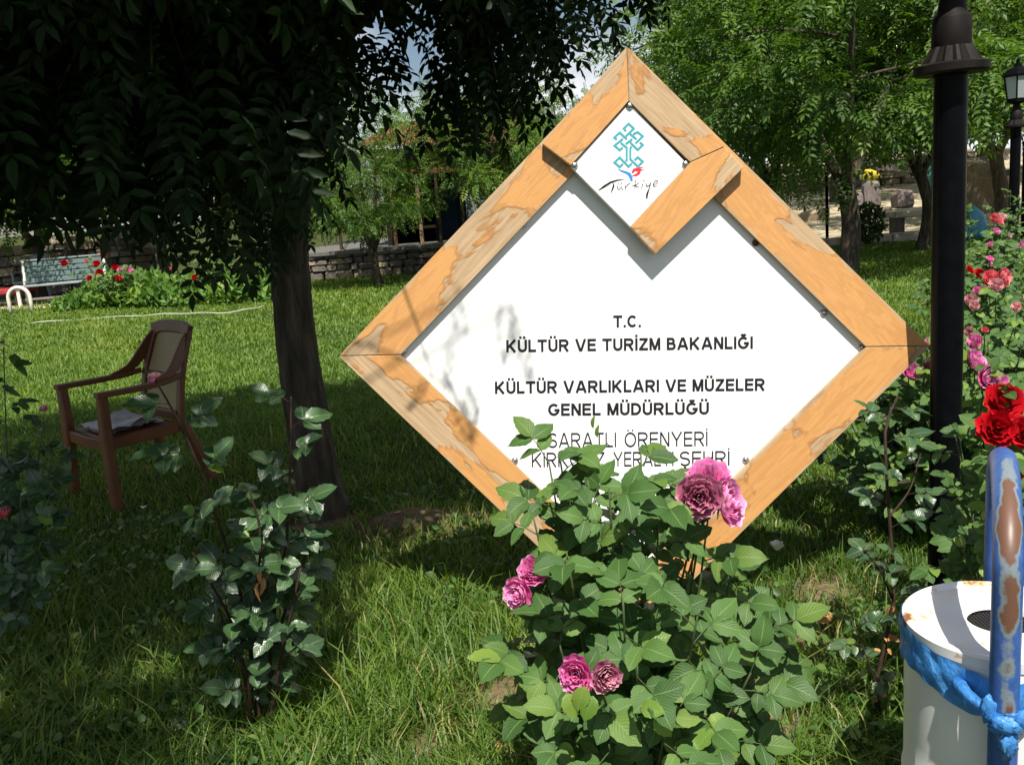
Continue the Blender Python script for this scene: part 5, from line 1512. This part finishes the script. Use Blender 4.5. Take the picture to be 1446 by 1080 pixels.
border(1290, 3.55, .92, .42, 34, 'dark leafy rose bush right behind the near lamp post with pink blooms', 32,
       [(1287, 524, 3.35, 30, P_, 'full'), (1312, 517, 3.4, 18, P_, 'full'), (1314, 484, 3.4, 18, PP, 'full')], 260, .062)
border(1400, 3.5, .98, .45, 34, 'rose bush with large pink blooms right of the near lamp post', 33,
       [(1378, 510, 3.1, 36, P_, 'full'), (1396, 533, 3.0, 38, P_, 'full'), (1376, 482, 3.2, 22, P_, 'full'), (1412, 538, 3.0, 26, P_, 'full'), (1391, 466, 3.3, 10, PC, 'full'), (1368, 468, 3.3, 14, PP, 'full')], 260, .058, young=.3)
border(1425, 4.9, 1.0, .5, 30, 'rose bush with a coral pink bloom cluster in the border', 34,
       [(1400, 394, 4.6, 26, PC, 'full'), (1417, 391, 4.6, 28, PC, 'full'), (1407, 402, 4.5, 20, PP, 'full'), (1384, 386, 4.7, 16, PR, 'cup'), (1370, 381, 4.8, 15, PR, 'cup'), (1372, 424, 4.5, 20, PP, 'full'), (1376, 432, 4.4, 14, PP, 'full'), (1435, 433, 4.3, 14, PP, 'full'), (1380, 410, 4.6, 12, P_, 'full'), (1389, 410, 4.6, 11, P_, 'full')], 150, .058, young=.3)
border(1385, 7.0, .9, .55, 26, 'rose bush with small pink blooms farther up the border', 35,
       [(1398, 365, 6.6, 10, P_, 'full'), (1400, 373, 6.6, 9, P_, 'full'), (1407, 326, 6.9, 11, P_, 'full'), (1398, 345, 6.8, 8, P_, 'full')], 60, .062, young=.35)
border(1415, 8.6, 1.15, .6, 26, 'rose bush at the far end of the border by the distant lamp', 36,
       [(1405, 308, 8.3, 14, PC, 'full'), (1416, 307, 8.3, 16, PP, 'full'), (1412, 313, 8.2, 12, PC, 'full'), (1437, 350, 8.2, 9, P_, 'full'), (1425, 333, 8.3, 8, PP, 'full')], 60, .065, young=.35)
border(1500, 6.2, 1.1, .6, 26, 'rose bush cut by the right picture edge below the distant lamp', 37,
       [(1442, 420, 5.7, 10, PP, 'full'), (1443, 345, 6.0, 10, P_, 'full')], 60, .06, young=.4)

# ---- flower bed at the far left: ground foliage, red and pale roses
g = np.random.default_rng(55); n = 9000
a0, a1 = G(60, 445), G(378, 430)
t = g.random(n); base = a0[None] + (a1 - a0)[None] * t[:, None]; dpt = g.random(n) ** .8 * 2.3
x = base[:, 0] - .1 * dpt; y = base[:, 1] + dpt + .1
hh = (.25 + .30 * np.sin(np.pi * np.clip(dpt / 2.6, 0, 1))) * (.75 + .45 * wob(x * 2.1, y * 2.3)) * np.interp(t, [0, .12, .3, .85, 1], [.45, .7, 1.15, 1.1, .7])
z = hh * g.random(n) ** .6
Bq = bases(g.normal(0, .6, (n, 3)) + [0, 0, .7], g.normal(0, .6, (n, 3)) + [0, -.4, .8])
v, f = scatter(LEAF2[0] * [1.2, 1, 1], LEAF2[1], np.stack([x, y, z], -1), Bq, .10 + .09 * g.random(n))
cl_ = np.clip(.5 + .4 * wob(x * 3, y * 3) + g.normal(0, .2, n), 0, 1)
setp(link('bed_foliage', bigmesh('bed_foliage', v, f, np.repeat(cl_, 2)), MATS['bed_leaf']), 'bright green low foliage filling the far flower bed', 'plants', kind='stuff')
def far_rose(px, Yd, h, r, n, label, seed, flowers, young=.4):
    b = D(px, 420, Yd); b[2] = 0
    B = Bush(b, label, seed, 'rose bushes'); g = B.g
    for i in range(n):
        a = g.uniform(0, 6.28); q = r * math.sqrt(g.random()); e = b + np.array([math.cos(a) * q, math.sin(a) * q, h * g.uniform(.6, 1)])
        B.stem([b + [0, 0, -.03], b * .5 + e * .5, e], .006, .003, .08, .3, .09, .4, thorns=False)
    for j, (x, y, dpx, mt) in enumerate(flowers):
        e = D(x, y, Yd - .1 + .2 * g.random()); dia = dpx / FPX * Yd
        rose(B.o, e - b, nrm(np.array([g.normal(0, .3), -.8, .7])), dia, mt, 'full', False, seed + j)
        B.stem([b + [0, 0, .05], (b + e) / 2, e - [0, 0, .02]], .005, .003, .08, .4, .12, .4, thorns=False)
    return B.finish(40, young)
far_rose(168, 16.4, .85, .45, 16, 'tall rose bush crowded with red blooms in the far flower bed', 61, [(148, 361, 11, PR), (91, 373, 10, PR), (137, 374, 11, PR), (163, 379, 10, PR), (127, 394, 9, PR), (141, 386, 11, PR), (143, 392, 9, P_), (171, 381, 9, P_), (178, 379, 9, PC), (184, 383, 9, P_), (167, 393, 11, PR), (173, 394, 8, PR), (163, 412, 10, PR), (150, 405, 7, PR), (122, 370, 6, PC)])
far_rose(312, 16.2, .95, .35, 14, 'pale rose bush with light pink blooms in the far flower bed', 62, [(312, 388, 8, PP), (300, 391, 8, PP), (325, 380, 7, PP), (317, 398, 7, PP), (275, 393, 9, PR), (241, 380, 6, PC), (261, 373, 6, PC), (353, 395, 6, PC), (366, 391, 6, PC), (296, 384, 7, PP)], .6)

# ---- oddments on the grass
wf = G(1098, 806) 
wfo = empty('fallen_bloom', (wf[0], wf[1], float(hgt(wf[0], wf[1]))), 'white paper cup like bloom lying on the grass right of the pink rose bush', 'flower')
for i in range(4):
    p = link('petal', PSET['cup'][4][0][i % 2], MATS['white_petal'], wfo); p.material_slots[0].link = 'OBJECT'; p.material_slots[0].material = MATS['white_petal']
    place(p, (0, 0, .085), np.array(Matrix.Rotation(i * 1.57, 3, 'Z')) @ np.array(Matrix.Rotation(.5, 3, 'X')), .075)
MB().tube([(0, 0, -.01), (0, .002, .095)], .003, 5).build('stem', MATS['rose_cane'], wfo)
spots = [(1155, 890, 'curled orange brown leaf on bare soil right of the pink rose bush'), (245, 1046, 'pale crumpled scrap in the grass below the glossy rose'), (90, 990, 'brown dry leaf in the shaded grass at lower left'), (55, 945, 'dry tan leaf in the dark grass near the left edge'), (722, 1068, 'tan dry leaf beside the bush on bare soil'), (205, 724, 'small white scrap by the foot of the armchair')]
for i, (x, y, lb) in enumerate(spots):
    q = G(x, y); me = RLM[i].copy(); me.materials.clear()
    o = link('fallen_leaf', me, MATS['white_petal' if 'pale' in lb or 'white' in lb else 'dry_leaf']); place(o, q + [0, 0, .035], basis(np.array([math.cos(i), math.sin(i), .3]), np.array([.2, -.5, 1])), .06 if y > 800 else .045)
    setp(o, lb, 'leaf')
